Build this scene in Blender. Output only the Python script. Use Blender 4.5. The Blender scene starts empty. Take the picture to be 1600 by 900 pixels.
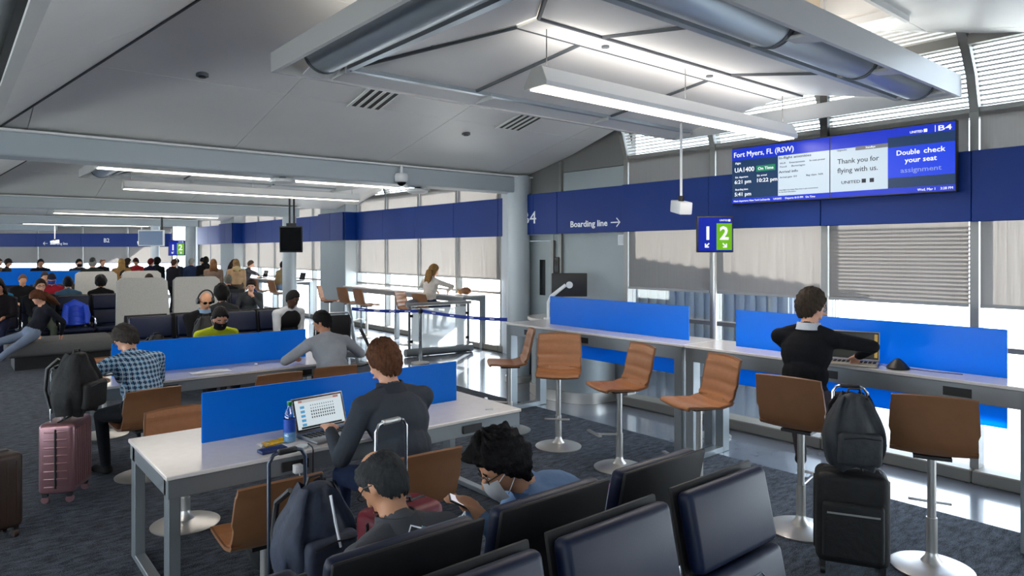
import bpy, bmesh, math, random
import numpy as np
from mathutils import Vector, Matrix
PI = math.pi
scene = bpy.context.scene
COL = scene.collection
rnd = random.Random(7)

# ------------------------------------------------------------------ camera, sky, sun, exposure
# world axes: X towards the window wall, Y along the window wall (away from the camera), Z up
CAM_H = 1.93
HEAD = math.radians(50.2)            # heading of the view from +X
cam_data = bpy.data.cameras.new('camera')
cam = bpy.data.objects.new('camera', cam_data)
COL.objects.link(cam)
cam_data.sensor_width = 36.0
cam_data.lens = 24.0
cam_data.shift_y = -57.0 / 1600.0
cam_data.clip_end = 500
cam.location = (0, 0, CAM_H)
cam.rotation_euler = (PI / 2, 0, HEAD - PI / 2)
scene.camera = cam

world = bpy.data.worlds.new('sky')
scene.world = world
world.use_nodes = True
bg = world.node_tree.nodes['Background']
bg.inputs[0].default_value = (0.80, 0.89, 1.0, 1)
bg.inputs[1].default_value = 5.0

sun_data = bpy.data.lights.new('sun', 'SUN')
sun_data.energy = 26
sun_data.angle = math.radians(0.6)
sun_data.color = (1.0, 0.93, 0.82)
sun = bpy.data.objects.new('sun', sun_data)
COL.objects.link(sun)
sun.location = (30, 25, 25)
SUN_DIR = Vector((0.70, 0.56, 0.44)).normalized()
sun.rotation_euler = SUN_DIR.to_track_quat('Z', 'Y').to_euler()

vs = scene.view_settings
vs.view_transform = 'Standard'
vs.look = 'None'
vs.gamma = 1.0
vs.use_curve_mapping = False
vs.exposure = 0.98
try:
    scene.cycles.use_denoising = True
    scene.cycles.max_bounces = 8
    scene.cycles.diffuse_bounces = 4
    scene.cycles.glossy_bounces = 3
    scene.cycles.transmission_bounces = 4
    scene.cycles.transparent_max_bounces = 16
    scene.cycles.sample_clamp_indirect = 6.0
    scene.cycles.caustics_reflective = False
    scene.cycles.caustics_refractive = False
except Exception:
    pass

# ------------------------------------------------------------------ materials
def lin(r, g, b):
    f = lambda v: (v / 255 / 12.92) if v / 255 <= 0.04045 else ((v / 255 + 0.055) / 1.055) ** 2.4
    return (f(r), f(g), f(b), 1.0)

MATS = {}
def mat(name, rgb=(128, 128, 128), rough=0.5, metal=0.0, noise=None, bump=None, spec=0.5, coat=0.0, sheen=0.0, emit=0.0, emit_rgb=None):
    """noise = (scale, amount[, stretch xyz]) varies the colour; bump = (scale, strength)."""
    if name in MATS:
        return MATS[name]
    m = bpy.data.materials.new(name)
    m.use_nodes = True
    nt = m.node_tree
    b = nt.nodes['Principled BSDF']
    c = lin(*rgb)
    b.inputs['Base Color'].default_value = c
    b.inputs['Roughness'].default_value = rough
    b.inputs['Metallic'].default_value = metal
    b.inputs['Specular IOR Level'].default_value = spec
    b.inputs['Coat Weight'].default_value = coat
    b.inputs['Sheen Weight'].default_value = sheen
    if emit:
        b.inputs['Emission Color'].default_value = lin(*(emit_rgb or rgb))
        b.inputs['Emission Strength'].default_value = emit
    tc = None
    if noise or bump:
        tc = nt.nodes.new('ShaderNodeTexCoord')
    if noise:
        mp = nt.nodes.new('ShaderNodeMapping')
        if len(noise) > 2:
            mp.inputs['Scale'].default_value = noise[2]
        n = nt.nodes.new('ShaderNodeTexNoise')
        n.inputs['Scale'].default_value = noise[0]
        n.inputs['Detail'].default_value = 4
        r = nt.nodes.new('ShaderNodeMapRange')
        r.inputs[1].default_value = 0.3
        r.inputs[2].default_value = 0.7
        r.inputs[3].default_value = 1 - noise[1]
        r.inputs[4].default_value = 1 + noise[1]
        mx = nt.nodes.new('ShaderNodeMix')
        mx.data_type = 'RGBA'
        mx.blend_type = 'MULTIPLY'
        mx.inputs[0].default_value = 1.0
        mx.inputs[6].default_value = c
        nt.links.new(tc.outputs['Object'], mp.inputs[0])
        nt.links.new(mp.outputs[0], n.inputs['Vector'])
        nt.links.new(n.outputs['Fac'], r.inputs[0])
        nt.links.new(r.outputs[0], mx.inputs[7])
        nt.links.new(mx.outputs[2], b.inputs['Base Color'])
    if bump:
        n2 = nt.nodes.new('ShaderNodeTexNoise')
        n2.inputs['Scale'].default_value = bump[0]
        n2.inputs['Detail'].default_value = 3
        bp = nt.nodes.new('ShaderNodeBump')
        bp.inputs['Strength'].default_value = bump[1]
        bp.inputs['Distance'].default_value = 0.01
        nt.links.new(tc.outputs['Object'], n2.inputs['Vector'])
        nt.links.new(n2.outputs['Fac'], bp.inputs['Height'])
        nt.links.new(bp.outputs[0], b.inputs['Normal'])
    MATS[name] = m
    return m

def custom(name):
    m = bpy.data.materials.new(name)
    m.use_nodes = True
    m.node_tree.nodes.clear()
    MATS[name] = m
    nt = m.node_tree
    out = nt.nodes.new('ShaderNodeOutputMaterial')
    return m, nt, out

def glass_mat(name, tint=(1, 1, 1, 1), gloss=0.08):
    m, nt, out = custom(name)
    t = nt.nodes.new('ShaderNodeBsdfTransparent'); t.inputs[0].default_value = tint
    g = nt.nodes.new('ShaderNodeBsdfGlossy'); g.inputs['Roughness'].default_value = 0.02
    mx = nt.nodes.new('ShaderNodeMixShader'); mx.inputs[0].default_value = gloss
    nt.links.new(t.outputs[0], mx.inputs[1]); nt.links.new(g.outputs[0], mx.inputs[2])
    nt.links.new(mx.outputs[0], out.inputs[0])
    return m
GLASS = glass_mat('window_glass', (0.93, 0.96, 0.97, 1), 0.06)
CLEAR = glass_mat('clear_plastic', (0.80, 0.90, 0.97, 1), 0.12)
SPECS = glass_mat('spectacle_lens', (0.75, 0.8, 0.82, 1), 0.1)

def veil_mat(name, rgb, see, stripes=None, frost=0.0):
    """woven shade cloth: part open weave, part translucent, part diffuse."""
    m, nt, out = custom(name)
    tr = nt.nodes.new('ShaderNodeBsdfTransparent')
    tl = nt.nodes.new('ShaderNodeBsdfTranslucent'); tl.inputs[0].default_value = lin(*rgb)
    df = nt.nodes.new('ShaderNodeBsdfDiffuse'); df.inputs[0].default_value = lin(*rgb)
    a = nt.nodes.new('ShaderNodeMixShader'); a.inputs[0].default_value = 0.45
    b = nt.nodes.new('ShaderNodeMixShader'); b.inputs[0].default_value = 1 - see
    nt.links.new(tl.outputs[0], a.inputs[1]); nt.links.new(df.outputs[0], a.inputs[2])
    nt.links.new(tr.outputs[0], b.inputs[1]); nt.links.new(a.outputs[0], b.inputs[2])
    if stripes:
        tc = nt.nodes.new('ShaderNodeTexCoord')
        mp = nt.nodes.new('ShaderNodeMapping'); mp.inputs['Scale'].default_value = stripes
        n = nt.nodes.new('ShaderNodeTexNoise'); n.inputs['Scale'].default_value = 1.0; n.inputs['Detail'].default_value = 3
        r = nt.nodes.new('ShaderNodeMapRange'); r.inputs[1].default_value = .3; r.inputs[2].default_value = .7
        r.inputs[3].default_value = max(0, 1 - see - .05); r.inputs[4].default_value = min(1, 1 - see + .05)
        nt.links.new(tc.outputs['Object'], mp.inputs[0]); nt.links.new(mp.outputs[0], n.inputs['Vector'])
        nt.links.new(n.outputs['Fac'], r.inputs[0]); nt.links.new(r.outputs[0], b.inputs[0])
    nt.links.new(b.outputs[0], out.inputs[0])
    return m
SHADE = veil_mat('shade_cloth', (150, 147, 146), 0.03, (60, 1, 1))
FROST = veil_mat('frosted_glass', (235, 240, 242), 0.25)
PLASTIC_BAG = veil_mat('plastic_bag', (220, 225, 235), 0.6)

def carpet_mat():
    m, nt, out = custom('carpet_pile')
    b = nt.nodes.new('ShaderNodeBsdfPrincipled')
    b.inputs['Roughness'].default_value = 0.95
    b.inputs['Specular IOR Level'].default_value = 0.1
    b.inputs['Sheen Weight'].default_value = 0.04
    tc = nt.nodes.new('ShaderNodeTexCoord')
    mp = nt.nodes.new('ShaderNodeMapping'); mp.inputs['Scale'].default_value = (1.0, 2.6, 1)
    n1 = nt.nodes.new('ShaderNodeTexNoise'); n1.inputs['Scale'].default_value = 9; n1.inputs['Detail'].default_value = 6; n1.inputs['Roughness'].default_value = .7
    n2 = nt.nodes.new('ShaderNodeTexNoise'); n2.inputs['Scale'].default_value = 150; n2.inputs['Detail'].default_value = 2
    ad = nt.nodes.new('ShaderNodeMath'); ad.operation = 'ADD'
    ramp = nt.nodes.new('ShaderNodeValToRGB')
    ramp.color_ramp.elements[0].position = 0.72; ramp.color_ramp.elements[0].color = lin(17, 23, 33)
    ramp.color_ramp.elements[1].position = 1.28; ramp.color_ramp.elements[1].color = lin(84, 91, 103)
    sc_ = nt.nodes.new('ShaderNodeMath'); sc_.operation = 'MULTIPLY'; sc_.inputs[1].default_value = 0.78
    nt.links.new(tc.outputs['Object'], mp.inputs[0]); nt.links.new(mp.outputs[0], n1.inputs['Vector']); nt.links.new(tc.outputs['Object'], n2.inputs['Vector'])
    nt.links.new(n1.outputs['Fac'], ad.inputs[0]); nt.links.new(n2.outputs['Fac'], ad.inputs[1])
    nt.links.new(ad.outputs[0], sc_.inputs[0]); nt.links.new(sc_.outputs[0], ramp.inputs[0])
    ramp.color_ramp.elements[0].position = 0.66; ramp.color_ramp.elements[1].position = 0.92
    nt.links.new(ramp.outputs[0], b.inputs['Base Color'])
    bp = nt.nodes.new('ShaderNodeBump'); bp.inputs['Strength'].default_value = 0.5; bp.inputs['Distance'].default_value = 0.008
    nt.links.new(n2.outputs['Fac'], bp.inputs['Height']); nt.links.new(bp.outputs[0], b.inputs['Normal'])
    nt.links.new(b.outputs[0], out.inputs[0])
    return m
CARPET = carpet_mat()

def plaid_mat():
    m, nt, out = custom('plaid_cotton')
    b = nt.nodes.new('ShaderNodeBsdfPrincipled'); b.inputs['Roughness'].default_value = 0.9
    tc = nt.nodes.new('ShaderNodeTexCoord')
    sx = nt.nodes.new('ShaderNodeSeparateXYZ')
    nt.links.new(tc.outputs['Object'], sx.inputs[0])
    def stripes(sock, freq, width, phase=0.0):
        a = nt.nodes.new('ShaderNodeMath'); a.operation = 'MULTIPLY'; a.inputs[1].default_value = freq
        f = nt.nodes.new('ShaderNodeMath'); f.operation = 'ADD'; f.inputs[1].default_value = phase + 50
        g = nt.nodes.new('ShaderNodeMath'); g.operation = 'FRACT'
        l = nt.nodes.new('ShaderNodeMath'); l.operation = 'LESS_THAN'; l.inputs[1].default_value = width
        nt.links.new(sock, a.inputs[0]); nt.links.new(a.outputs[0], f.inputs[0]); nt.links.new(f.outputs[0], g.inputs[0]); nt.links.new(g.outputs[0], l.inputs[0])
        return l.outputs[0]
    def mixc(fac, c1, c2):
        x = nt.nodes.new('ShaderNodeMix'); x.data_type = 'RGBA'
        nt.links.new(fac, x.inputs[0])
        for s, i in ((c1, 6), (c2, 7)):
            if isinstance(s, tuple): x.inputs[i].default_value = s
            else: nt.links.new(s, x.inputs[i])
        return x.outputs[2]
    base = lin(118, 168, 200); navy = lin(28, 48, 84); white = lin(215, 226, 235)
    c = mixc(stripes(sx.outputs[0], 27, .24), base, navy)
    c = mixc(stripes(sx.outputs[2], 27, .22), c, navy)
    c = mixc(stripes(sx.outputs[0], 27, .12, .45), c, white)
    c = mixc(stripes(sx.outputs[2], 27, .12, .45), c, white)
    nt.links.new(c, b.inputs['Base Color'])
    nt.links.new(b.outputs[0], out.inputs[0])
    return m
PLAID = plaid_mat()

CEIL = mat('ceiling_panel', (242, 242, 240), 0.42, noise=(1.2, .03))
STEELPAINT = mat('grey_painted_steel', (176, 186, 192), 0.4)
CANOPYM = mat('canopy_metal', (190, 192, 194), 0.36, metal=0.15)
TUBEM = mat('satin_duct_metal', (168, 178, 186), 0.3, metal=0.45)
JOINT = mat('dark_joint', (92, 98, 104), 0.6)
WALLG = mat('grey_wall_panel', (146, 156, 160), 0.55, noise=(2, .03))
WALLD = mat('dark_grey_wall', (112, 112, 112), 0.6, noise=(2, .03))
WALLW = mat('pale_wall', (196, 204, 210), 0.55)
BLUEB = mat('navy_blue_band', (2, 44, 118), 0.5, spec=.25, noise=(.8, .05))
def acrylic():
    m = mat('bright_blue_acrylic', (16, 122, 206), 0.25)
    nt = m.node_tree; b = nt.nodes['Principled BSDF']; out = nt.nodes['Material Output']
    t = nt.nodes.new('ShaderNodeBsdfTranslucent'); t.inputs[0].default_value = lin(20, 168, 244)
    mx = nt.nodes.new('ShaderNodeMixShader'); mx.inputs[0].default_value = .6
    nt.links.new(b.outputs[0], mx.inputs[1]); nt.links.new(t.outputs[0], mx.inputs[2]); nt.links.new(mx.outputs[0], out.inputs[0])
    return m
BLUEP = acrylic()
MULL = mat('mullion_metal', (128, 128, 126), 0.42, metal=0.35)
SLATM = mat('louvre_slat', (226, 226, 222), 0.6)
TILE = mat('dark_polished_tile', (104, 110, 122), 0.16, noise=(3, .08), coat=.3)
CURB = mat('window_curb', (112, 110, 104), 0.5)
TABLETOP = mat('white_quartz', (222, 218, 214), 0.16, noise=(18, .03))
TFRAME = mat('table_frame_metal', (134, 140, 144), 0.38, metal=0.5)
BLACKP = mat('black_plastic', (22, 22, 24), 0.45)
DARKP = mat('charcoal_plastic', (32, 32, 34), 0.55, spec=.3)
LEATHER = mat('tan_leather', (156, 104, 66), 0.45, noise=(30, .06), bump=(180, .12))
LEATHERB = mat('tan_shell_back', (124, 84, 54), 0.5, noise=(14, .05))
NAVYL = mat('navy_leather', (18, 28, 54), 0.46, noise=(8, .05), bump=(160, .03), spec=.3)
CHROME = mat('chrome', (206, 208, 210), 0.18, metal=1.0)
SATIN = mat('satin_steel', (190, 188, 184), 0.36, metal=0.75)
GREYFAB = mat('grey_wool', (164, 164, 160), 0.95, noise=(60, .08), bump=(300, .3))
GREYSEAT = mat('grey_seat_fabric', (84, 84, 84), 0.9, noise=(50, .06), bump=(260, .2))
WHITEP = mat('white_plastic', (226, 228, 230), 0.4)
SCREENOFF = mat('dark_screen', (10, 12, 15), 0.2, spec=.25)
LAMPW = mat('lamp_diffuser', (255, 246, 232), 0.5, emit=4.5, emit_rgb=(255, 240, 220))
WHITET = mat('white_lettering', (238, 242, 248), 0.5)
SKYLIGHTM = mat('warm_well_lining', (232, 216, 196), 0.6)

# ------------------------------------------------------------------ mesh helpers
class S:
    def __init__(self):
        self.bm = bmesh.new()
    def box(self, c, size, rot=None, bev=0.0, seg=2, taper=None):
        M = Matrix.Translation(Vector(c))
        if rot is not None:
            M = M @ (rot if isinstance(rot, Matrix) else Matrix.Rotation(rot, 4, 'Z'))
        r = bmesh.ops.create_cube(self.bm, size=1.0)
        vs_ = r['verts']
        for v in vs_:
            v.co = Vector((v.co.x * size[0], v.co.y * size[1], v.co.z * size[2]))
            if taper and v.co.z > 0:
                v.co.x *= taper[0]; v.co.y *= taper[1]
        if bev > 0:
            es = list({e for v in vs_ for e in v.link_edges})
            rr = bmesh.ops.bevel(self.bm, geom=es, offset=bev, offset_type='OFFSET', segments=seg, profile=0.5, affect='EDGES')
            vs_ = list({v for f in rr['faces'] for v in f.verts} | {v for v in vs_ if v.is_valid})
        bmesh.ops.transform(self.bm, matrix=M, verts=vs_)
        return self
    def cyl(self, p0, p1, r0, r1=None, n=14, caps=True):
        r1 = r0 if r1 is None else r1
        p0, p1 = Vector(p0), Vector(p1)
        d = p1 - p0
        if d.length < 1e-6: return self
        q = d.to_track_quat('Z', 'Y').to_matrix()
        a, b = [], []
        for i in range(n):
            t = 2 * PI * i / n
            u = q @ Vector((math.cos(t), math.sin(t), 0))
            a.append(self.bm.verts.new(p0 + u * r0)); b.append(self.bm.verts.new(p1 + u * r1))
        for i in range(n):
            self.bm.faces.new((a[i], a[(i + 1) % n], b[(i + 1) % n], b[i]))
        if caps:
            self.bm.faces.new(list(reversed(a))); self.bm.faces.new(b)
        return self
    def tube(self, pts, r, n=8, closed=False):
        pts = [Vector(p) for p in pts]
        rings = []
        m = len(pts)
        for i, p in enumerate(pts):
            if closed:
                d = pts[(i + 1) % m] - pts[i - 1]
            else:
                d = pts[min(i + 1, m - 1)] - pts[max(i - 1, 0)]
            q = d.to_track_quat('Z', 'Y').to_matrix()
            rr = r[i] if isinstance(r, (list, tuple)) else r
            rings.append([self.bm.verts.new(p + q @ Vector((math.cos(2 * PI * k / n) * rr, math.sin(2 * PI * k / n) * rr, 0))) for k in range(n)])
        def best(a, b):
            # offset that matches ring b to ring a
            return min(range(n), key=lambda o: sum((a[k].co - b[(k + o) % n].co).length_squared for k in range(n)))
        for i in range(m if closed else m - 1):
            A, B = rings[i], rings[(i + 1) % m]
            o = best(A, B)
            for k in range(n):
                self.bm.faces.new((A[k], A[(k + 1) % n], B[(k + 1 + o) % n], B[(k + o) % n]))
        if not closed:
            self.bm.faces.new(list(reversed(rings[0]))); self.bm.faces.new(rings[-1])
        return self
    def lathe(self, prof, c=(0, 0, 0), n=28):
        c = Vector(c)
        rings = []
        for r, z in prof:
            if r < 1e-5:
                rings.append([self.bm.verts.new(c + Vector((0, 0, z)))])
            else:
                rings.append([self.bm.verts.new(c + Vector((r * math.cos(2 * PI * k / n), r * math.sin(2 * PI * k / n), z))) for k in range(n)])
        for A, B in zip(rings, rings[1:]):
            for k in range(n):
                a = [A[k % len(A)], A[(k + 1) % len(A)], B[(k + 1) % len(B)], B[k % len(B)]]
                a = list(dict.fromkeys(a))
                if len(a) >= 3: self.bm.faces.new(a)
        return self
    def prism(self, poly, off):
        """poly: 3-D points (ordered), extruded by the vector off."""
        off = Vector(off)
        a = [self.bm.verts.new(Vector(p)) for p in poly]
        b = [self.bm.verts.new(Vector(p) + off) for p in poly]
        n = len(a)
        self.bm.faces.new(a); self.bm.faces.new(list(reversed(b)))
        for i in range(n):
            self.bm.faces.new((a[i], b[i], b[(i + 1) % n], a[(i + 1) % n]))
        return self
    def ell(self, c, rad, rot=None, n=14, m=9):
        M = Matrix.Translation(Vector(c)) @ (rot.to_4x4() if rot is not None else Matrix()) @ Matrix.Diagonal((*rad, 1))
        bmesh.ops.create_uvsphere(self.bm, u_segments=n, v_segments=m, radius=1.0, matrix=M)
        return self
    def grid(self, f, nu, nv, thick=None, closeu=False):
        """surface f(u, v) for u, v in 0..1, with an optional thickness vector function."""
        g = [[self.bm.verts.new(Vector(f(i / nu, j / nv))) for j in range(nv + 1)] for i in range(nu + 1)]
        for i in range(nu):
            for j in range(nv):
                self.bm.faces.new((g[i][j], g[i + 1][j], g[i + 1][j + 1], g[i][j + 1]))
        if thick:
            h = [[self.bm.verts.new(Vector(f(i / nu, j / nv)) + Vector(thick(i / nu, j / nv))) for j in range(nv + 1)] for i in range(nu + 1)]
            for i in range(nu):
                for j in range(nv):
                    self.bm.faces.new((h[i][j + 1], h[i + 1][j + 1], h[i + 1][j], h[i][j]))
            for i in range(nu):
                self.bm.faces.new((g[i][0], h[i][0], h[i + 1][0], g[i + 1][0]))
                self.bm.faces.new((g[i + 1][nv], h[i + 1][nv], h[i][nv], g[i][nv]))
            for j in range(nv):
                self.bm.faces.new((g[0][j + 1], h[0][j + 1], h[0][j], g[0][j]))
                self.bm.faces.new((g[nu][j], h[nu][j], h[nu][j + 1], g[nu][j + 1]))
        return self
    def mesh(self, name, m, smooth=True, angle=0.7):
        bmesh.ops.recalc_face_normals(self.bm, faces=self.bm.faces[:])
        me = bpy.data.meshes.new(name)
        self.bm.to_mesh(me); self.bm.free()
        for mm in (m if isinstance(m, (list, tuple)) else [m]):
            me.materials.append(mm)
        if smooth:
            me.shade_smooth()
            try:
                me.set_sharp_from_angle(angle=angle)
            except Exception:
                pass
        return me
    def obj(self, name, m, parent=None, smooth=True, angle=0.7):
        return link(name, self.mesh(name, m, smooth, angle), parent)

def link(name, me, parent=None):
    o = bpy.data.objects.new(name, me)
    COL.objects.link(o)
    if parent is not None:
        o.parent = parent
    return o
def tag(o, label, cat, group=None):
    o['label'] = label; o['category'] = cat
    if group: o['group'] = group
    return o
def thing(name, label, cat, loc=(0, 0, 0), rz=0.0, group=None):
    o = bpy.data.objects.new(name, None)
    COL.objects.link(o)
    o.empty_display_size = 0.1
    o.location = loc; o.rotation_euler = (0, 0, rz)
    return tag(o, label, cat, group)
def struct(o):
    o['kind'] = 'structure'
    return o
def sempty(name, loc=(0, 0, 0), rz=0.0):
    o = bpy.data.objects.new(name, None)
    COL.objects.link(o)
    o.location = loc; o.rotation_euler = (0, 0, rz)
    return struct(o)
KIDS = {}
def copy_tree(o, parent=None):
    c = o.copy(); COL.objects.link(c)
    if parent is not None: c.parent = parent
    for ch in [x for x in bpy.data.objects if x.parent == o]:
        copy_tree(ch, c)
    return c
def dup(o, loc, rz, label=None, group=None):
    c = copy_tree(o); c.location = loc; c.rotation_euler = (0, 0, rz)
    if label: c['label'] = label
    if group: c['group'] = group
    return c
def text(s, size, m, parent, loc, rot, bold=0.0, align='LEFT', name='lettering', width=None):
    cu = bpy.data.curves.new('txt', 'FONT')
    cu.body = s; cu.size = size; cu.align_x = align; cu.offset = bold * size; cu.resolution_u = 2
    cu.extrude = 0.001
    t = bpy.data.objects.new('txt', cu); COL.objects.link(t)
    dg = bpy.context.evaluated_depsgraph_get()
    me = bpy.data.meshes.new_from_object(t.evaluated_get(dg))
    bpy.data.objects.remove(t)
    me.materials.clear(); me.materials.append(m)
    o = link(name, me, parent)
    o.location = loc; o.rotation_euler = rot
    if width:
        xs = [v.co.x for v in me.vertices]
        w = max(xs) - min(xs)
        o.scale = (width / w, 1, 1)
    return o
def Rx(a): return Matrix.Rotation(a, 4, 'X')
def Ry(a): return Matrix.Rotation(a, 4, 'Y')
def Rz(a): return Matrix.Rotation(a, 4, 'Z')
# ------------------------------------------------------------------ the setting
struct(S().box((-1.16, 19, -0.05), (13.68, 50, 0.1)).obj('floor', CARPET, smooth=False))
TILE.node_tree.nodes['Principled BSDF'].inputs['Specular IOR Level'].default_value = 0.9
struct(S().box((8.18, 19, -0.052), (5.0, 50, 0.1)).obj('floor', TILE, smooth=False))
struct(S().box((0, -6.05, 2.2), (17, 0.1, 4.6)).obj('wall_back', WALLW, smooth=False))
for c_, z_ in (((-2.6, 19, 4.75), (11.8, 50, .1)), ((8.09, 19, 4.75), (4.82, 50, .1)), ((4.49, -1.95, 4.75), (2.38, 8.1, .1)), ((4.49, 23.37, 4.75), (2.38, 41.26, .1))):
    struct(S().box(c_, z_).obj('ceiling_deck', WALLD, smooth=False))

SKYPANE = veil_mat('skylight_diffuser', (150, 140, 128), 0.01)
# ---- windows
WN = [0]
def window_run(A, rz, edges, band, shade, transom, curve, top_louvre=True, louvre_low=(), depth=0.14, shade_top=True, slat_pitch=0.036, low_shade=True, curb_h=0.11):
    """A run of windows; local x runs along the wall, local y points out of doors. One window_<n> per interval."""
    for i in range(len(edges) - 1):
        a, b = edges[i], edges[i + 1]
        w = b - a
        WN[0] += 1
        W = sempty('window_%d' % WN[0], A, rz)
        # mullion with its curved head
        for xm in ([a] if i < len(edges) - 2 else [a, b]):
            s = S()
            s.box((xm, 0, (curve[0][0] + 0.0) / 2), (0.065, depth, curve[0][0]))
            for (z0, o0), (z1, o1) in zip(curve, curve[1:]):
                s.prism([(xm - .0325, -o0 - depth / 2, z0), (xm + .0325, -o0 - depth / 2, z0), (xm + .0325, -o0 + depth / 2, z0), (xm - .0325, -o0 + depth / 2, z0)],
                        (0, -(o1 - o0), z1 - z0))
            s.obj('mullion', MULL, W, smooth=False)
        x0, x1 = a + .0325, b - .0325
        wc, ww = (x0 + x1) / 2, x1 - x0
        # rails
        for z, h in ((transom, .045), (curve[0][0], .085)):
            S().box((wc, 0, z), (ww, depth * .8, h)).obj('transom', MULL, W, smooth=False)
        for (z, o) in (curve[2], curve[-1]) if len(curve) > 3 else (curve[-1],):
            S().box((wc, -o, z), (ww, depth * .9, .10)).obj('transom', MULL, W, smooth=False)
        S().box((wc, -.02, curb_h / 2), (ww + .06, .26, curb_h), bev=.01, seg=1).obj('sill', CURB, W, smooth=False)
        # panes
        S().box((wc, .03, (curb_h + transom) / 2), (ww, .012, transom - curb_h - .02)).obj('pane', GLASS, W, smooth=False)
        S().box((wc, .03, (transom + curve[0][0]) / 2), (ww, .012, curve[0][0] - transom - .08)).obj('pane', GLASS, W, smooth=False)
        s = S()
        for (z0, o0), (z1, o1) in zip(curve, curve[1:]):
            s.prism([(x0, -o0 + .03, z0), (x1, -o0 + .03, z0), (x1, -o0 + .042, z0), (x0, -o0 + .042, z0)], (0, -(o1 - o0), z1 - z0))
        s.obj('pane', GLASS, W, smooth=False)
        # roller shade below and above the band
        if low_shade:
            sh = S().box((wc, -.055, (shade + band[0] + .1) / 2), (ww - .02, .004, band[0] + .1 - shade)).obj('roller_shade', SHADE, W, smooth=False)
            S().box((wc, -.055, shade), (ww - .02, .022, .03)).obj('hem_bar', MULL, sh, smooth=False)
        if shade_top:
            S().box((wc, -.055, (band[1] - .1 + curve[0][0]) / 2), (ww - .02, .004, curve[0][0] - band[1] + .1)).obj('roller_shade', SHADE, W, smooth=False)
        # louvre slats
        s = S(); n_ = 0
        if top_louvre:
            for (z0, o0), (z1, o1) in zip(curve, curve[1:]):
                L = math.hypot(z1 - z0, o1 - o0); k = max(1, int(L / slat_pitch))
                tilt = math.atan2(o1 - o0, z1 - z0)
                for j in range(k):
                    t = (j + .5) / k
                    s.box((wc, -(o0 + (o1 - o0) * t) - .03, z0 + (z1 - z0) * t), (ww - .02, .003, slat_pitch * .5), rot=Rx(tilt)); n_ += 1
        if i in louvre_low:
            k = int((band[0] - shade) / slat_pitch)
            for j in range(k):
                s.box((wc, -.035, shade + (j + .5) * slat_pitch), (ww - .02, .003, slat_pitch * .5)); n_ += 1
        if n_:
            o = s.obj('louvre_slats', SLATM, W, smooth=False)
            o['kind'] = 'stuff'
        else:
            s.bm.free()

CURVE1 = [(3.10, 0), (3.40, .10), (3.66, .28), (3.86, .52), (4.05, .86)]
# near bay: X = 6.72, running towards the camera from the gate wall
e1 = [0.0] + [1.27 * k for k in range(1, 9)]
window_run((6.72, 5.73, 0), -PI / 2, e1, (2.18, 2.77), 1.475, 1.12, CURVE1, louvre_low=(2,))
CURVE2 = [(3.30, 0), (3.55, .08), (3.80, .25), (4.0, .5)]
e2 = [0.0, 1.50, 3.0, 4.5, 6.0, 7.5, 8.4]
window_run((8.37, 16.30, 0), -PI / 2, e2, (2.22, 2.95), 1.39, 1.12, CURVE2, slat_pitch=.05)
e3 = [0.0, 1.50, 3.0, 4.5, 6.0, 7.3]
window_run((8.37, 25.1, 0), -PI / 2, e3, (2.22, 2.95), 1.39, 1.12, CURVE2, top_louvre=False)
e4 = [0, 1.5, 3.0, 4.3]
window_run((8.37, 30.6, 0), -PI / 2, e4, (2.22, 2.95), 1.39, 1.12, CURVE2, top_louvre=False)
# far wall where the concourse turns
FD = math.atan2(-0.64, 0.77)
FA = (-4.2, 41.2, 0)
e5 = [1.9 * k for k in range(9)]
window_run(FA, FD, e5, (2.13, 2.69), 1.45, 1.1, [(2.95, 0), (3.1, .02), (3.3, .06)], top_louvre=False)

# the opposite window wall of the concourse
window_run((-7.6, -6.0, 0), PI / 2, [3.0 * k for k in range(17)], (2.22, 2.95), 1.39, 1.12, CURVE2, top_louvre=False)
struct(S().box((-7.6, 19, 4.35), (.2, 50, .8)).obj('wall_left', WALLW, smooth=False))
def wall_box(name, c, size, m=WALLG, rz=0.0):
    return struct(S().box((0, 0, 0), size).obj(name, m, smooth=False)) if False else _wb(name, c, size, m, rz)
def _wb(name, c, size, m, rz):
    o = S().box((0, 0, 0), size).obj(name, m, smooth=False)
    o.location = c; o.rotation_euler = (0, 0, rz)
    return struct(o)
# gate wall with the boarding door, its panels as pieces
gw = sempty('wall_gate', (6.78, 5.73, 0))
for y0, y1, z0, z1, m in ((0.0, 1.28, 0.0, 2.18, WALLG), (0.0, 1.28, 2.77, 3.05, WALLG), (0.0, 1.28, 3.05, 3.75, WALLD), (1.30, 1.47, 0.0, 2.18, WALLG),
                          (1.30, 2.25, 2.77, 3.35, WALLD), (1.47, 2.25, 2.09, 2.18, WALLG), (0.0, 2.25, 2.18, 2.77, WALLG), (2.19, 2.25, 0.0, 2.09, WALLG)):
    S().box((.04, (y0 + y1) / 2, (z0 + z1) / 2), (.08, y1 - y0 - .008, z1 - z0 - .006), bev=.004, seg=1).obj('wall_panel', m, gw, smooth=False)
S().box((-.02, 1.29, 1.6), (.05, .05, 3.2)).obj('wall_post', MULL, gw, smooth=False)
S().box((-.02, 0.0, 1.6), (.06, .06, 3.3)).obj('wall_post', MULL, gw, smooth=False)
door = sempty('door_1', (6.80, 7.20, 0))
S().box((0, .36, 1.04), (.06, .70, 2.08), bev=.004, seg=1).obj('door_leaf', WALLG, door, smooth=False)
S().box((-.035, .22, 1.55), (.012, .11, .52)).obj('vision_panel', SCREENOFF, door, smooth=False)
S().cyl((-.05, .06, 1.0), (-.09, .06, 1.0), .02).box((-.09, .11, 1.0), (.02, .14, .025), bev=.006).obj('door_handle', SATIN, door)
S().box((-.02, -.02, 1.04), (.10, .05, 2.1)).obj('door_frame', MULL, door, smooth=False)
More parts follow.
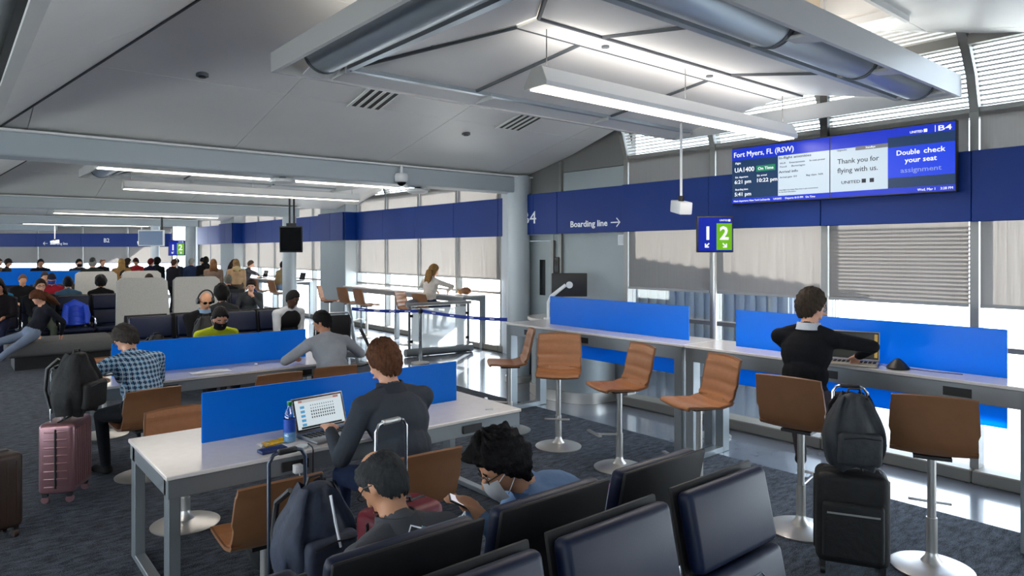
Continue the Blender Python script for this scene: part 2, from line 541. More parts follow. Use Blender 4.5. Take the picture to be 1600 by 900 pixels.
S().box((-.02, .74, 1.04), (.10, .05, 2.1)).obj('door_frame', MULL, door, smooth=False)
wall_box('wall_return', (7.6, 8.03, 2.1), (1.6, .12, 4.3), WALLG)
for k, (yc, ln) in enumerate(((17.05, 1.5), (25.85, 1.5))):
    o = S().box((0, 0, 0), (.62, ln, 4.2)).obj('wall_pier', WALLG, smooth=False); o.location = (8.28, yc, 2.1); struct(o)
    S().box((0, -ln / 2 - .006, 0), (.60, .012, 4.18)).obj('wall_panel', WALLW, o, smooth=False)
    S().box((-.02, -.01, -2.02), (.66, ln + .05, .14)).obj('baseboard', CURB, o, smooth=False)
wall_box('wall_end', (8.5, 31.0, 2.1), (.5, .8, 4.2), WALLG)

# ---- the blue band and its panels
bandn = [0]
def band(A, rz, edges, z0, z1, y=-.12, m=BLUEB):
    bandn[0] += 1
    T = sempty('trim_%d' % bandn[0], A, rz)
    for a, b in zip(edges, edges[1:]):
        S().box(((a + b) / 2, y, (z0 + z1) / 2), (b - a - .005, .05, z1 - z0), bev=.004, seg=1).obj('band_panel', m, T, smooth=False)
    return T
b1 = band((6.72, 7.98, 0), -PI / 2, [0, .5, 1.0, 2.25], 2.18, 2.77, y=-.06)
band((6.72, 5.73, 0), -PI / 2, e1, 2.18, 2.77)
b2 = band((8.37, 16.30, 0), -PI / 2, e2, 2.22, 2.95)
b3 = band((8.37, 25.1, 0), -PI / 2, e3, 2.22, 2.95)
b4 = band((8.37, 30.6, 0), -PI / 2, e4, 2.22, 2.95)
b5 = band(FA, FD, e5, 2.13, 2.69)
b6 = band((7.97, 17.82, 0), -PI / 2, [0, .76, 1.52], 2.22, 2.95, y=-.04)
b7 = band((7.97, 26.62, 0), -PI / 2, [0, .76, 1.52], 2.22, 2.95, y=-.04)
for yb in (16.29, 25.09):
    band((7.95, yb - .0, 0), 0.0, [0, .36], 2.22, 2.95, y=-.03)
text('Boarding line', .115, WHITET, b1, (1.27, -.088, 2.265), (PI / 2, 0, 0), bold=.02, width=.68)
s = S().box((.0, 0, 0), (.15, .002, .014)).box((.052, 0, .026), (.085, .002, .014), rot=Ry(PI / 4)).box((.052, 0, -.026), (.085, .002, .014), rot=Ry(-PI / 4))
o = s.obj('arrow_mark', WHITET, b1, smooth=False); o.location = (2.09, -.088, 2.305)
text('B4', .26, WHITET, b1, (.245, -.088, 2.34), (PI / 2, 0, 0), width=.30)
text('B2', .24, WHITET, b5, (12.35, -.152, 2.32), (PI / 2, 0, 0), bold=.01)
text('Boarding line', .14, WHITET, b5, (10.1, -.152, 2.22), (PI / 2, 0, 0), bold=.014)
s = S().box((.0, 0, 0), (.18, .002, .02)).box((-.062, 0, .03), (.10, .002, .02), rot=Ry(-PI / 4)).box((-.062, 0, -.03), (.10, .002, .02), rot=Ry(PI / 4))
o = s.obj('arrow_mark', WHITET, b5, smooth=False); o.location = (9.9, -.152, 2.27)

# ---- ceiling: hipped bays of panels between cross beams
def clip(poly, nx, ny, c):
    out = []
    for i, p in enumerate(poly):
        q = poly[(i + 1) % len(poly)]
        dp, dq = nx * p[0] + ny * p[1] - c, nx * q[0] + ny * q[1] - c
        if dp <= 0: out.append(p)
        if dp * dq < 0:
            t = dp / (dp - dq); out.append((p[0] + (q[0] - p[0]) * t, p[1] + (q[1] - p[1]) * t))
    return out
def inset_clip(poly, region):
    """clip poly by the convex, counter-clockwise region."""
    for i, p in enumerate(region):
        q = region[(i + 1) % len(region)]
        nx, ny = q[1] - p[1], -(q[0] - p[0])
        L = math.hypot(nx, ny)
        if L < 1e-9: continue
        nx /= L; ny /= L
        poly = clip(poly, nx, ny, nx * p[0] + ny * p[1])
        if len(poly) < 3: return []
    return poly
def area(p):
    return abs(sum(p[i][0] * p[(i + 1) % len(p)][1] - p[(i + 1) % len(p)][0] * p[i][1] for i in range(len(p)))) / 2
def panels(parent, region, zf, cx, cy, ox=0.0, oy=0.0, gap=.007, m=CEIL, th=.03):
    if sum(region[i][0] * region[(i + 1) % len(region)][1] - region[(i + 1) % len(region)][0] * region[i][1] for i in range(len(region))) < 0:
        region = region[::-1]
    xs = [p[0] for p in region]; ys = [p[1] for p in region]
    i0, i1 = math.floor((min(xs) - ox) / cx), math.ceil((max(xs) - ox) / cx)
    j0, j1 = math.floor((min(ys) - oy) / cy), math.ceil((max(ys) - oy) / cy)
    for i in range(i0, i1):
        for j in range(j0, j1):
            g = gap / 2
            cell = [(ox + i * cx + g, oy + j * cy + g), (ox + (i + 1) * cx - g, oy + j * cy + g), (ox + (i + 1) * cx - g, oy + (j + 1) * cy - g), (ox + i * cx + g, oy + (j + 1) * cy - g)]
            p = inset_clip(cell, region)
            if len(p) < 3 or area(p) < .004: continue
            S().prism([(x, y, zf(x, y)) for x, y in p], (0, 0, th)).obj('ceiling_panel', m, parent, smooth=False)
Z0, SY, SX, X0 = 3.04, .22, .63, .35
def ceiling_bay(n, ya, yb, right):
    yc = (ya + yb) / 2
    hx = X0 + SY * (yb - yc) / SX
    P = sempty('ceiling_%d' % n)
    far = [(X0, yb), (hx, yc)] + right(yc, yb)
    near = [(X0, ya), (hx, yc)] + right(yc, ya)
    zfar = lambda x, y: Z0 + SY * (yb - y)
    znear = lambda x, y: Z0 + SY * (y - ya)
    zleft = lambda x, y: Z0 + SX * (x - X0)
    panels(P, far, zfar, 1.86, 1.62, X0 + .25, yb)
    if n == 1:
        hx0, hx1, hy0, hy1 = 3.3, 5.68, 2.10, 2.74
        for reg in ([(-9, -9), (hx0, -9), (hx0, 20), (-9, 20)], [(hx1, -9), (20, -9), (20, 20), (hx1, 20)], [(hx0, -9), (hx1, -9), (hx1, hy0), (hx0, hy0)], [(hx0, hy1), (hx1, hy1), (hx1, 20), (hx0, 20)]):
            r = inset_clip(reg, near if area(near) and sum(near[i][0] * near[(i + 1) % len(near)][1] - near[(i + 1) % len(near)][0] * near[i][1] for i in range(len(near))) > 0 else near[::-1])
            if len(r) >= 3: panels(P, r, znear, 1.86, 1.62, X0 + .25, ya)
    else:
        panels(P, near, znear, 1.86, 1.62, X0 + .25, ya)
    panels(P, [(X0, ya), (hx, yc), (X0, yb)], zleft, 3.2, 3.2, X0, ya)
    # dark bead along the hips and the eaves
    for y_e in (yb, ya):
        S().tube([(X0, y_e, Z0 - .005), (hx, yc, Z0 + SY * (yb - yc) - .005)], .012, 6).obj('hip_bead', JOINT, P)
    # mirrored half of the concourse behind the spine duct
    S().prism([(-8, ya, 3.05), (X0 - .4, ya, 3.05), (X0 - .4, yb, 3.05), (-8, yb, 3.05)], (0, 0, .03)).obj('ceiling_panel', CEIL, P, smooth=False)
    return P
def right_near(yc, ye):
    sgn = 1 if ye > yc else -1
    return [(5.88, yc), (6.22, yc + sgn * 1.0), (6.58, yc + sgn * 2.4), (6.74, yc + sgn * 3.4), (6.74, ye)]
def right_far(yc, ye):
    sgn = 1 if ye > yc else -1
    return [(7.9, yc), (8.25, yc + sgn * 2.2), (8.37, yc + sgn * 3.2), (8.37, ye)]
BAY = 8.95
YB = [7.86 + BAY * k for k in range(-1, 4)]
CB = []
for k in range(4):
    CB.append(ceiling_bay(k + 1, YB[k], YB[k + 1], right_near if k == 0 else right_far))
# skylight well in the near slope
sw = CB[0]
for c, sz, m in (((4.49, 2.755, 4.30), (2.40, .03, .98), SKYLIGHTM), ((5.695, 2.42, 4.27), (.03, .66, .96), WHITEP), ((3.285, 2.42, 4.2), (.03, .66, .92), WHITEP), ((4.49, 2.085, 4.15), (2.4, .03, .92), WHITEP)):
    S().box(c, sz).obj('skylight_lining', m, sw, smooth=False)
for c, sz in (((4.49, 2.74, 3.84), (2.44, .06, .05)), ((5.66, 2.735, 4.2), (.05, .05, .8)), ((5.70, 2.42, 3.79), (.07, .72, .06)), ((4.3, 2.735, 4.2), (.012, .04, .8))):
    S().box(c, sz).obj('skylight_trim', WHITEP, sw, smooth=False)

S().box((4.49, 2.42, 4.76), (2.44, .70, .012)).obj('skylight_pane', SKYPANE, sw, smooth=False)
# cross beams on the column lines
for k in range(1, 5):
    x1 = 6.9 if k == 1 else 6.9
    y = YB[k]
    B = sempty('trim_beam_%d' % k, (0, y, 0))
    S().box((-.6, 0, 2.915), (15.0, .34, .23), bev=.02, seg=2).obj('beam_casing', STEELPAINT, B, smooth=False)
    S().box((-.6, -.19, 3.035), (15.0, .05, .02)).obj('beam_lip', CEIL, B, smooth=False)
# spine duct along the concourse
sp = sempty('trim_spine')
S().cyl((.12, -5.5, 3.24), (.12, 44, 3.24), .17, n=24).obj('spine_duct', TUBEM, sp)
S().box((.33, 19, 3.05), (.07, 50, .03)).obj('spine_rail', CEIL, sp, smooth=False)

# columns
colb = [(6.60, 7.77), (6.7, 16.81), (6.7, 25.76), (6.75, 31.2), (1.05, 34.5)]
for i, (x, y) in enumerate(colb):
    c = sempty('column_%d' % (i + 1), (x, y, 0))
    S().cyl((0, 0, 0), (0, 0, 3.05), .168, n=28).obj('shaft', STEELPAINT, c)
    S().lathe([(.0, 0), (.20, 0), (.20, .08), (.165, .10)], n=28).obj('base_ring', SATIN, c)

# out of doors: apron and the ribbed jet bridge that shades the near bay
struct(S().box((0, 20, -4.6), (240, 200, .2)).obj('ground_apron', mat('concrete_apron', (214, 212, 206), .9, noise=(.3, .06)), smooth=False))
JB = thing('jet_bridge', 'ribbed pale metal jet bridge standing outside the windows beside the gate', 'jet bridge', (10.6, 5.2, -4.5), math.radians(12))
RIB = mat('ribbed_cladding', (184, 190, 198), .5, metal=.2)
S().box((0, 2.2, 5.55), (2.6, 4.4, 4.3)).obj('tunnel_wall', RIB, JB, smooth=False)
s = S()
for k in range(28):
    s.box((-1.33, .08 + k * .158, 5.55), (.06, .07, 4.28))
for k in range(16):
    s.box((-1.2 + k * .158, -.03, 5.55), (.07, .06, 4.28))
o = s.obj('cladding_ribs', RIB, JB, smooth=False); o['kind'] = 'stuff'
S().cyl((0, 4.4, 3.3), (0, 4.4, 7.7), 1.6, n=30).obj('rotunda', RIB, JB)
S().cyl((0, 2.4, 0), (0, 2.4, 3.5), .4, n=16).obj('support_leg', MULL, JB)
# ------------------------------------------------------------------ ceiling fixtures
def ceil_z(x, y):
    for k in range(4):
        if YB[k] <= y <= YB[k + 1]:
            return Z0 + min(SY * (y - YB[k]), SY * (YB[k + 1] - y), SX * max(0, x - X0))
    return 3.05
def make_canopy():
    C = thing('ceiling_canopy', 'large pale metal ceiling canopy with round ducts above the long table', 'ceiling canopy', (0, 3.38, 3.2), 0, 'ceiling canopies')
    x0, x1, hy = 1.8, 6.42, 1.42
    S().box(((x0 + x1) / 2, hy, .07), (x1 - x0, .03, .14)).obj('fascia', CANOPYM, C, smooth=False)
    S().box(((x0 + x1) / 2, -hy, .09), (x1 - x0, .03, .18)).obj('fascia', CANOPYM, C, smooth=False)
    S().box((x0, 0, .07), (.03, 2 * hy + .03, .14)).obj('fascia', CANOPYM, C, smooth=False)
    S().box((x1, 0, .07), (.03, 2 * hy + .03, .14)).obj('fascia', CANOPYM, C, smooth=False)
    # reflector trays under the far edge
    for a, b in ((2.0, 2.22), (2.24, 3.55), (3.57, 5.0), (5.02, 6.35)):
        S().prism([(a, hy - .03, .01), (b, hy - .03, .01), (b, hy - .26, .06), (a, hy - .26, .06)], (0, 0, .012)).obj('reflector_tray', WHITEP, C, smooth=False)
        S().box((b + .0, hy - .15, .035), (.012, .24, .05)).obj('tray_end', CANOPYM, C, smooth=False)
    # ducts with collars
    for p0, p1 in (((2.08, -1.15, .15), (2.08, 1.22, .15)),):
        d = S().cyl(p0, p1, .15, n=28).obj('round_duct', TUBEM, C)
        for y in (-1.12, 1.19):
            S().cyl((2.08, y, .15), (2.08, y + .03, .15), .156, n=28).obj('duct_collar', JOINT, d)
    for a, b in ((2.35, 3.95), (4.0, 5.15), (5.2, 6.25)):
        d = S().cyl((a, -1.15, .15), (b, -1.15, .15), .15, n=28).obj('round_duct', TUBEM, C)
        S().cyl((b - .01, -1.15, .15), (b + .02, -1.15, .15), .157, n=28).obj('duct_collar', JOINT, d)
        S().prism([(b + .02, -1.40, .02), (b + .22, -1.40, .02), (b + .02, -.98, .04)], (0, 0, .02)).obj('duct_gusset', CANOPYM, C, smooth=False)
    # tented inner panels
    zi, zr = .07, .24
    rx0, rx1, ry = 2.95, 6.38, .11
    ix0, ix1, iy0, iy1 = 2.28, 6.38, -.95, 1.16
    cuts = [rx0, 3.55, 5.15, rx1]
    bot = [ix0, 3.40, 5.05, ix1]
    for k in range(3):
        a0, a1, c0, c1 = bot[k] + .015, bot[k + 1] - .015, cuts[k] + .012, cuts[k + 1] - .012
        S().prism([(a0, iy1, zi), (a1, iy1, zi), (c1, ry, zr), (c0, ry, zr)], (0, 0, .012)).obj('tent_panel', CEIL, C, smooth=False)
        S().prism([(a0, iy0, zi), (a1, iy0, zi), (c1, -ry, zr), (c0, -ry, zr)], (0, 0, .012)).obj('tent_panel', CEIL, C, smooth=False)
        for yy, rr in ((iy1, ry), (iy0, -ry)):
            S().tube([(bot[k], yy, zi - .006), (cuts[k], rr, zr - .006)], .016, 6).obj('rib', JOINT, C)
    S().prism([(ix0, iy0 + .02, zi), (ix0, iy1 - .02, zi), (rx0 - .02, ry, zr), (rx0 - .02, -ry, zr)], (0, 0, .012)).obj('tent_panel', CEIL, C, smooth=False)
    rs = S().box(((rx0 + rx1) / 2, 0, zr - .005), (rx1 - rx0, 2 * ry, .02)).obj('ridge_strip', CEIL, C, smooth=False)
    for yy in (-ry, ry):
        S().box(((rx0 + rx1) / 2, yy, zr - .012), (rx1 - rx0, .014, .016)).obj('ridge_bead', JOINT, rs, smooth=False)
    for xx in (3.7, 5.0):
        S().cyl((xx, 0, zr - .028), (xx, 0, zr - .014), .03, n=12).obj('sprinkler', JOINT, rs)
    S().box(((ix0 + ix1) / 2, iy1 + .02, zi - .01), (ix1 - ix0, .05, .04)).obj('inner_rail', TUBEM, C, smooth=False)
    S().box(((ix0 + ix1) / 2, iy0 - .02, zi - .01), (ix1 - ix0, .05, .04)).obj('inner_rail', TUBEM, C, smooth=False)
    S().box((ix0 - .02, (iy0 + iy1) / 2, zi - .01), (.05, iy1 - iy0, .04)).obj('inner_rail', TUBEM, C, smooth=False)
    # uplight trays on top of the canopy light the vault above
    for yy in (-.8, 0, .8):
        S().box(((x0 + x1) / 2, yy, .31), (3.8, .12, .03)).obj('uplight_tray', mat('uplight_diffuser', (255, 246, 232), .5, emit=.8), C, smooth=False)
    ld = bpy.data.lights.new('uplight', 'AREA'); ld.shape = 'RECTANGLE'; ld.size = 3.8; ld.size_y = 2.0; ld.energy = 20; ld.color = (1, .95, .90)
    lo = bpy.data.objects.new('uplight', ld); COL.objects.link(lo); lo.parent = C; lo.location = ((x0 + x1) / 2, 0, .335); lo.rotation_euler = (PI, 0, 0)
    # hangers up to the deck
    for xx in (2.6, 5.6):
        for yy in (-.6, .6):
            S().cyl((xx, yy, .15), (xx, yy, .95), .01, n=8).obj('hanger_rod', MULL, C)
    return C
canopy = make_canopy()
for k, w in ((1, 'pale ceiling canopy beyond the cross beam, second along the concourse'), (2, 'pale ceiling canopy far down the concourse, third along')):
    dup(canopy, (0, 3.38 + BAY * k, 3.2), 0, w)

def make_pendant(label, x0, x1, loc, up=0.13, watts=16, group='linear pendant lamps', uplight=True):
    P = thing('pendant_lamp', label, 'lamp', loc, 0, group)
    L = x1 - x0
    xc = (x0 + x1) / 2
    prof = [(-.06, .13), (.03, .13), (.11, .02), (.10, 0), (-.10, 0), (-.105, .03)]
    S().prism([(x0, y, z) for y, z in prof], (L, 0, 0)).obj('housing', WHITEP, P, smooth=False)
    S().box((xc, 0.0, -.004), (L - .04, .15, .008)).obj('diffuser', LAMPW, P, smooth=False)
    S().prism([(x0 - .006, y * 1.04, z * 1.02) for y, z in prof], (.006, 0, 0)).obj('end_cap', SATIN, P, smooth=False)
    for t in (.03, .5, .97):
        S().cyl((x0 + L * t, 0, .13), (x0 + L * t, 0, .13 + up), .004, n=6).obj('suspension_wire', MULL, P)
    for nm, z, rx, e in (('down_light', -.02, 0, watts), ('up_light', .16, PI, watts * .32)):
        if nm == 'up_light' and not uplight: continue
        ld = bpy.data.lights.new(nm, 'AREA'); ld.shape = 'RECTANGLE'; ld.size = L * .95; ld.size_y = .12; ld.energy = e; ld.color = (1, .93, .86)
        lo = bpy.data.objects.new(nm, ld); COL.objects.link(lo); lo.parent = P; lo.location = (xc, 0, z); lo.rotation_euler = (rx, 0, 0)
    return P
make_pendant('long white linear pendant lamp under the canopy, nearest and brightest', 3.02, 6.3, (0, 3.38, 3.02), .28)
make_pendant('white linear pendant lamp hung below the second canopy beyond the beam', 2.2, 6.3, (0, 3.38 + BAY, 2.93), .36)
make_pendant('white linear pendant lamp of the third ceiling bay', 2.2, 6.3, (0, 3.38 + 2 * BAY, 2.93), .36)
make_pendant('white linear pendant lamp of the farthest ceiling bay', 2.2, 6.3, (0, 3.38 + 3 * BAY, 2.93), .96)
make_pendant('slim linear lamp fixed just behind the first cross beam', 1.3, 5.1, (0, 8.75, 2.86), .3)
make_pendant('slim linear lamp fixed behind the second cross beam', 1.3, 5.1, (0, 8.75 + BAY, 2.86), .3)
# the same lamps over the other half of the concourse, out of the picture
for k in range(3):
    make_pendant('white linear pendant lamp over the opposite half of the concourse, bay %s' % ('nearest', 'middle', 'farthest')[k], -5.6, -1.2, (0, 3.38 + BAY * k, 2.75), .3, watts=40)

def slope(y, k=0):   # underside of the far slope in bay k
    return Z0 + SY * (YB[k + 1] - y)
def make_vent(label, x, y, k, w=.34, l=1.05, n=4):
    z = slope(y, k)
    V = thing('ceiling_vent', label, 'vent', (x, y, z - .012), 0, 'slotted ceiling vents')
    V.rotation_euler = (-math.atan(SY), 0, 0)
    S().box((0, 0, .005), (w, l, .012)).obj('vent_backing', BLACKP, V, smooth=False)
    for i in range(n + 1):
        S().box((-w / 2 + w * i / n, 0, -.003), (.03, l, .012)).obj('vent_slat', CEIL, V, smooth=False)
    for yy in (-l / 2, l / 2):
        S().box((0, yy, -.003), (w + .03, .03, .012)).obj('vent_frame', CEIL, V, smooth=False)
    return V
make_vent('slotted ceiling vent between the canopy and the dome camera', 3.27, 5.75, 0)
make_vent('slotted ceiling vent close to the gate wall above the blue band', 5.15, 5.75, 0)
make_vent('small far slotted vent behind the first linear lamp', 3.3, 13.9, 1)
make_vent('small far slotted vent nearer the windows, beyond the beam', 5.4, 13.9, 1)
for i, (x, y, k, lb) in enumerate(((1.68, 6.1, 0, 'dark round ceiling sprinkler near the hip seam'), (4.75, 6.55, 0, 'dark round ceiling sprinkler between the two slotted vents'), (1.7, 14.4, 1, 'dark round sprinkler in the second bay ceiling'), (4.7, 14.6, 1, 'dark round sprinkler in the second bay by the windows'))):
    z = slope(y, k)
    P = thing('ceiling_sprinkler', lb, 'sprinkler', (x, y, z), 0, 'ceiling sprinklers')
    S().cyl((0, 0, -.02), (0, 0, .02), .05, n=18).obj('sprinkler_plate', JOINT, P)
    S().cyl((0, 0, -.03), (0, 0, -.019), .03, n=14).obj('sprinkler_cup', BLACKP, P)
def access_point(label, x, y, z):
    P = thing('ceiling_access_point', label, 'access point', (x, y, z), 0)
    S().lathe([(0, -.07), (.10, -.07), (.145, -.05), (.15, -.03), (.13, -.01), (0, -.01)], n=28).obj('ap_body', WHITEP, P)
    S().box((0, 0, .0), (.06, .06, .03)).obj('ap_bracket', BLACKP, P, smooth=False)
access_point('white oval wireless unit under the beam beside the dome camera', 3.05, 7.86, 2.79)
access_point('white oval wireless unit at the beam near the column', 4.95, 7.95, 2.79)
P = thing('ceiling_dome_camera', 'white dome security camera hanging under the cross beam', 'camera', (4.52, 7.64, 2.93))
S().lathe([(0, 0), (.075, 0), (.09, -.03), (.088, -.09), (.07, -.11), (0, -.11)], n=24).obj('camera_housing', WHITEP, P)
S().ell((0, 0, -.10), (.062, .062, .06)).obj('camera_dome', SCREENOFF, P)
S().cyl((0, 0, 0), (0, 0, .1), .02, n=10).obj('camera_stem', WHITEP, P)

def hung_box(label, x, y, ztop, zb, rz=0.0):
    P = thing('hanging_sensor_box', label, 'sensor', (x, y, zb), rz, 'sensor boxes on ceiling poles')
    S().cyl((0, 0, .1), (0, 0, ztop - zb), .014, n=10).obj('drop_pole', WHITEP, P)
    S().box((0, 0, 0), (.26, .14, .13), rot=Ry(math.radians(-10)), bev=.012).obj('sensor_body', WHITEP, P)
    S().cyl((0, 0, .05), (0, 0, .12), .03, n=12).obj('swivel', DARKP, P)
    S().box((.132, 0, -.02), (.006, .07, .06), rot=Ry(math.radians(-10))).obj('sensor_lens', DARKP, P, smooth=False)
hung_box('white sensor box on a drop pole in front of the blue band', 6.02, 4.42, 3.3, 2.40, math.radians(60))
hung_box('white sensor box on a drop pole far down the concourse beside the column sign', 5.9, 29.5, ceil_z(5.9, 29.5) + .01, 2.28, math.radians(20))
hung_box('white sensor box on a drop pole before the far blue band', 3.2, 30.5, ceil_z(3.2, 30.5) + .01, 2.28, math.radians(30))

# ------------------------------------------------------------------ displays and signs
def flat(x0, z0, x1, z1, m, parent, y, name='screen_area'):
    return S().box(((x0 + x1) / 2, y, (z0 + z1) / 2), (abs(x1 - x0), .0015, abs(z1 - z0))).obj(name, m, parent, smooth=False)
def em(name, rgb, k=.9):
    return mat(name, tuple(int(c * .35) for c in rgb), .35, emit=k * .52, emit_rgb=rgb, spec=.3)
D = thing('flight_display', 'wide double flight information display above the gate counter', 'display', (6.45, 4.085, 2.44), -PI / 2)
S().box((1.043, .04, .2875), (2.10, .06, .60), bev=.006, seg=1).obj('display_housing', BLACKP, D, smooth=False)
d1, d2, d3, d4, d5, d6 = em('screen_blue', (8, 46, 205)), em('screen_navy', (10, 50, 92)), em('screen_pale', (205, 222, 236)), em('screen_ad_blue', (10, 62, 232)), em('screen_green', (24, 132, 92)), em('screen_grey', (120, 122, 128))
tw, td, tg = em('screen_white_text', (240, 244, 250), 1.25), em('screen_dark_text', (20, 34, 66), .25), em('screen_grey_text', (150, 170, 226), .8)
F = .008
def T(s, x, z, size, m, w=None, bold=.0, align='LEFT'):
    return text(s, size, m, D, (x, F - .006, z), (PI / 2, 0, 0), bold=bold * .45, align=align, width=w)
for a, b in ((.0, 1.038), (1.048, 2.086)):
    flat(a, .0, b, .575, d1, D, F)
flat(.0, .05, .30 + .22, .45, d2, D, F - .002); flat(.52, .05, 1.038, .45, d3, D, F - .002)
flat(1.048, .05, 1.56, .45, d3, D, F - .002); flat(1.56, .05, 2.086, .50, d2, D, F - .002); flat(1.56, .14, 2.086, .41, d4, D, F - .0035)
flat(1.28, .42, 1.56, .455, d6, D, F - .0035); flat(.28, .315, .49, .375, d5, D, F - .0035)
T('Fort Myers, FL (RSW)', .02, .485, .075, tw, .66, .0)
T('Flight', .04, .41, .03, tw); T('UA1400', .03, .325, .07, tw, .225, .008); T('On Time', .30, .33, .042, tw, .17, .012)
T('Est. departure', .04, .265, .026, tw); T('6:21 pm', .03, .205, .055, tw, .19, .008)
T('Est. arrival', .29, .265, .026, tw); T('10:22 pm', .28, .205, .055, tw, .22, .008)
T('Boarding time', .04, .135, .026, tw); T('5:41 pm', .03, .075, .055, tw, .19, .008)
T('In-flight amenities', .53, .415, .036, td, .33, .012); T('Wi-Fi     Entertainment      In-seat power', .54, .365, .024, td, .46)
T('Food     Beverages', .54, .33, .024, td, .26); T('Arrival info', .53, .275, .036, td, .2, .012); T('Arrival gate  D3            Bag claim  N/A', .54, .225, .024, td, .44)
T('United flights may change. Please listen to gate announcements', .53, .10, .016, td, .40); T('for the latest information.', .53, .08, .016, td, .18)
T('Next departure: New York LaGuardia     UA2692     Departs: 8:15 PM   On Time', .02, .014, .026, tw, .88)
T('Upgrades', 1.11, .43, .024, td); T('Standbys', 1.37, .43, .024, tw)
T('Thank you for', 1.115, .31, .066, td, .37, .004); T('flying with us.', 1.115, .225, .066, td, .36, .004); T('UNITED', 1.15, .12, .04, td, .17, .012)
flat(1.335, .118, 1.372, .155, td, D, F - .004, 'logo_mark'); flat(1.405, .118, 1.442, .155, td, D, F - .004, 'logo_mark')
T('Double', 1.725, .335, .062, tw, .185, .018, 'CENTER'); T('check', 1.93, .335, .062, tw, .165, .018, 'CENTER'); T('your seat', 1.825, .265, .062, tw, .25, .018, 'CENTER'); T('assignment', 1.825, .18, .06, tg, .32, .01, 'CENTER')
T('UNITED', 1.74, .515, .028, tw, .10, .012); flat(1.85, .513, 1.876, .54, tw, D, F - .004, 'logo_mark'); flat(1.936, .505, 1.940, .56, tw, D, F - .004, 'divider_mark'); T('B4', 1.955, .51, .062, tw, .10, .012)
T('Wed, Mar 1    3:28 PM', 1.80, .012, .03, tw, .27)
S().box((.95, .10, .95), (.07, .05, 1.2)).obj('drop_pole', BLACKP, D, smooth=False)
S().box((1.05, .09, .35), (1.2, .04, .12)).obj('mount_bar', BLACKP, D, smooth=False)

def lane_sign(label, x, y, rz, zc, scale=1.0):
    G = thing('lane_sign', label, 'sign', (x, y, 0), rz, 'boarding lane signs')
    h = .19 * scale
    S().cyl((0, 0, 0), (0, 0, zc - h + .01), .022, n=14).obj('post', SATIN, G)
    S().lathe([(0, 0), (.17, 0), (.17, .012), (.03, .022), (.022, .05), (0, .05)]).obj('base_plate', SATIN, G)
    P = S().box((0, 0, zc), (2 * h, .05, 2 * h), bev=.008).obj('sign_case', BLACKP, G)
    f = -.0265
    flat(-h * .92, zc - h * .92, h * .92, zc + h * .92, em('sign_blue', (10, 42, 200), .55), P, f)
    flat(h * .06, zc - h * .86, h * .90, zc + h * .60, em('sign_green', (118, 196, 24), .75), P, f - .002)
    m = em('sign_white', (245, 248, 252), .9)
    text('1', h * 1.0, m, P, (-h * .42, f - .004, zc - h * .28), (PI / 2, 0, 0), bold=.03, align='CENTER')
    text('2', h * 1.0, m, P, (h * .48, f - .004, zc - h * .28), (PI / 2, 0, 0), bold=.03, align='CENTER')
    text('UNITED', h * .13, m, P, (h * .22, f - .004, zc + h * .72), (PI / 2, 0, 0), bold=.015)
    flat(h * .70, zc + h * .70, h * .82, zc + h * .82, m, P, f - .003, 'logo_mark')
    for xx, sg in ((-h * .45, -1), (h * .50, 1)):
        a = S()
        a.box((0, 0, 0), (h * .30, .002, h * .07), rot=Ry(sg * PI / 4))
        a.box((sg * h * .10, 0, -h * .02), (h * .07, .002, h * .22)); a.box((sg * h * .02, 0, -h * .10), (h * .22, .002, h * .07))
        o = a.obj('arrow_mark', m, P, smooth=False); o.location = (xx, f - .004, zc - h * .60)
    return G
lane_sign('square lane sign 1 and 2 on a steel post behind the bar counter', 6.2, 4.13, HEAD - PI / 2, 2.11)
lane_sign('far lane sign 1 and 2 beside the distant column', 5.9, 24.3, math.radians(-30), 2.05, 1.35)

TV = thing('hanging_television', 'dark television on a black pole hanging before the pier', 'television', (6.3, 15.7, 2.22), math.radians(-30))
S().box((0, 0, 0), (.52, .07, .62), rot=Rx(math.radians(8)), bev=.012).obj('tv_body', BLACKP, TV)
S().box((0, -.038, 0), (.47, .006, .55), rot=Rx(math.radians(8))).obj('tv_screen', SCREENOFF, TV, smooth=False)
for dx in (-.04, .06):
    S().cyl((dx, .05, .2), (dx, .05, 1.05), .022, n=10).obj('drop_pole', BLACKP, TV)
S().box((0, .05, .34), (.22, .08, .08)).obj('tv_bracket', BLACKP, TV, smooth=False)
TV2 = thing('hanging_television', 'far cluster display on black poles above the boarding crowd', 'television', (5.0, 23.6, 2.35), math.radians(-40))
S().box((0, 0, 0), (.8, .08, .5), bev=.012).obj('tv_body', WHITEP, TV2)
S().box((0, -.045, 0), (.74, .006, .44)).obj('tv_screen', mat('pale_screen', (70, 100, 140), .2), TV2, smooth=False)
S().cyl((.3, .05, .2), (.3, .05, ceil_z(5.0, 23.6) - 2.34), .03, n=10).obj('drop_pole', BLACKP, TV2)

# ------------------------------------------------------------------ gate podium with monitor
PD = thing('gate_podium', 'grey gate podium with curved metal kick behind the bar counter', 'podium', (6.40, 6.55, 0), 0)
s = S()
pts = [(.35 * math.cos(t), .62 * math.sin(t)) for t in [PI / 2 + PI * i / 16 for i in range(17)]]
S().prism([(x * .92, y * .96, .14) for x, y in pts] + [(.30, -.6, .14), (.30, .6, .14)], (0, 0, .86)).obj('podium_body', WALLG, PD)
S().prism([(x, y, 0) for x, y in pts] + [(.30, -.62, 0), (.30, .62, 0)], (0, 0, .14)).obj('podium_kick', SATIN, PD)
S().prism([(x * 1.08, y * 1.06, 1.0) for x, y in pts] + [(.32, -.66, 1.0), (.32, .66, 1.0)], (0, 0, .04)).obj('podium_top', TABLETOP, PD, smooth=False)
MO = thing('computer_monitor', 'black computer monitor seen from behind on a white arm at the podium', 'monitor', (6.36, 6.45, 1.04), math.radians(-42))
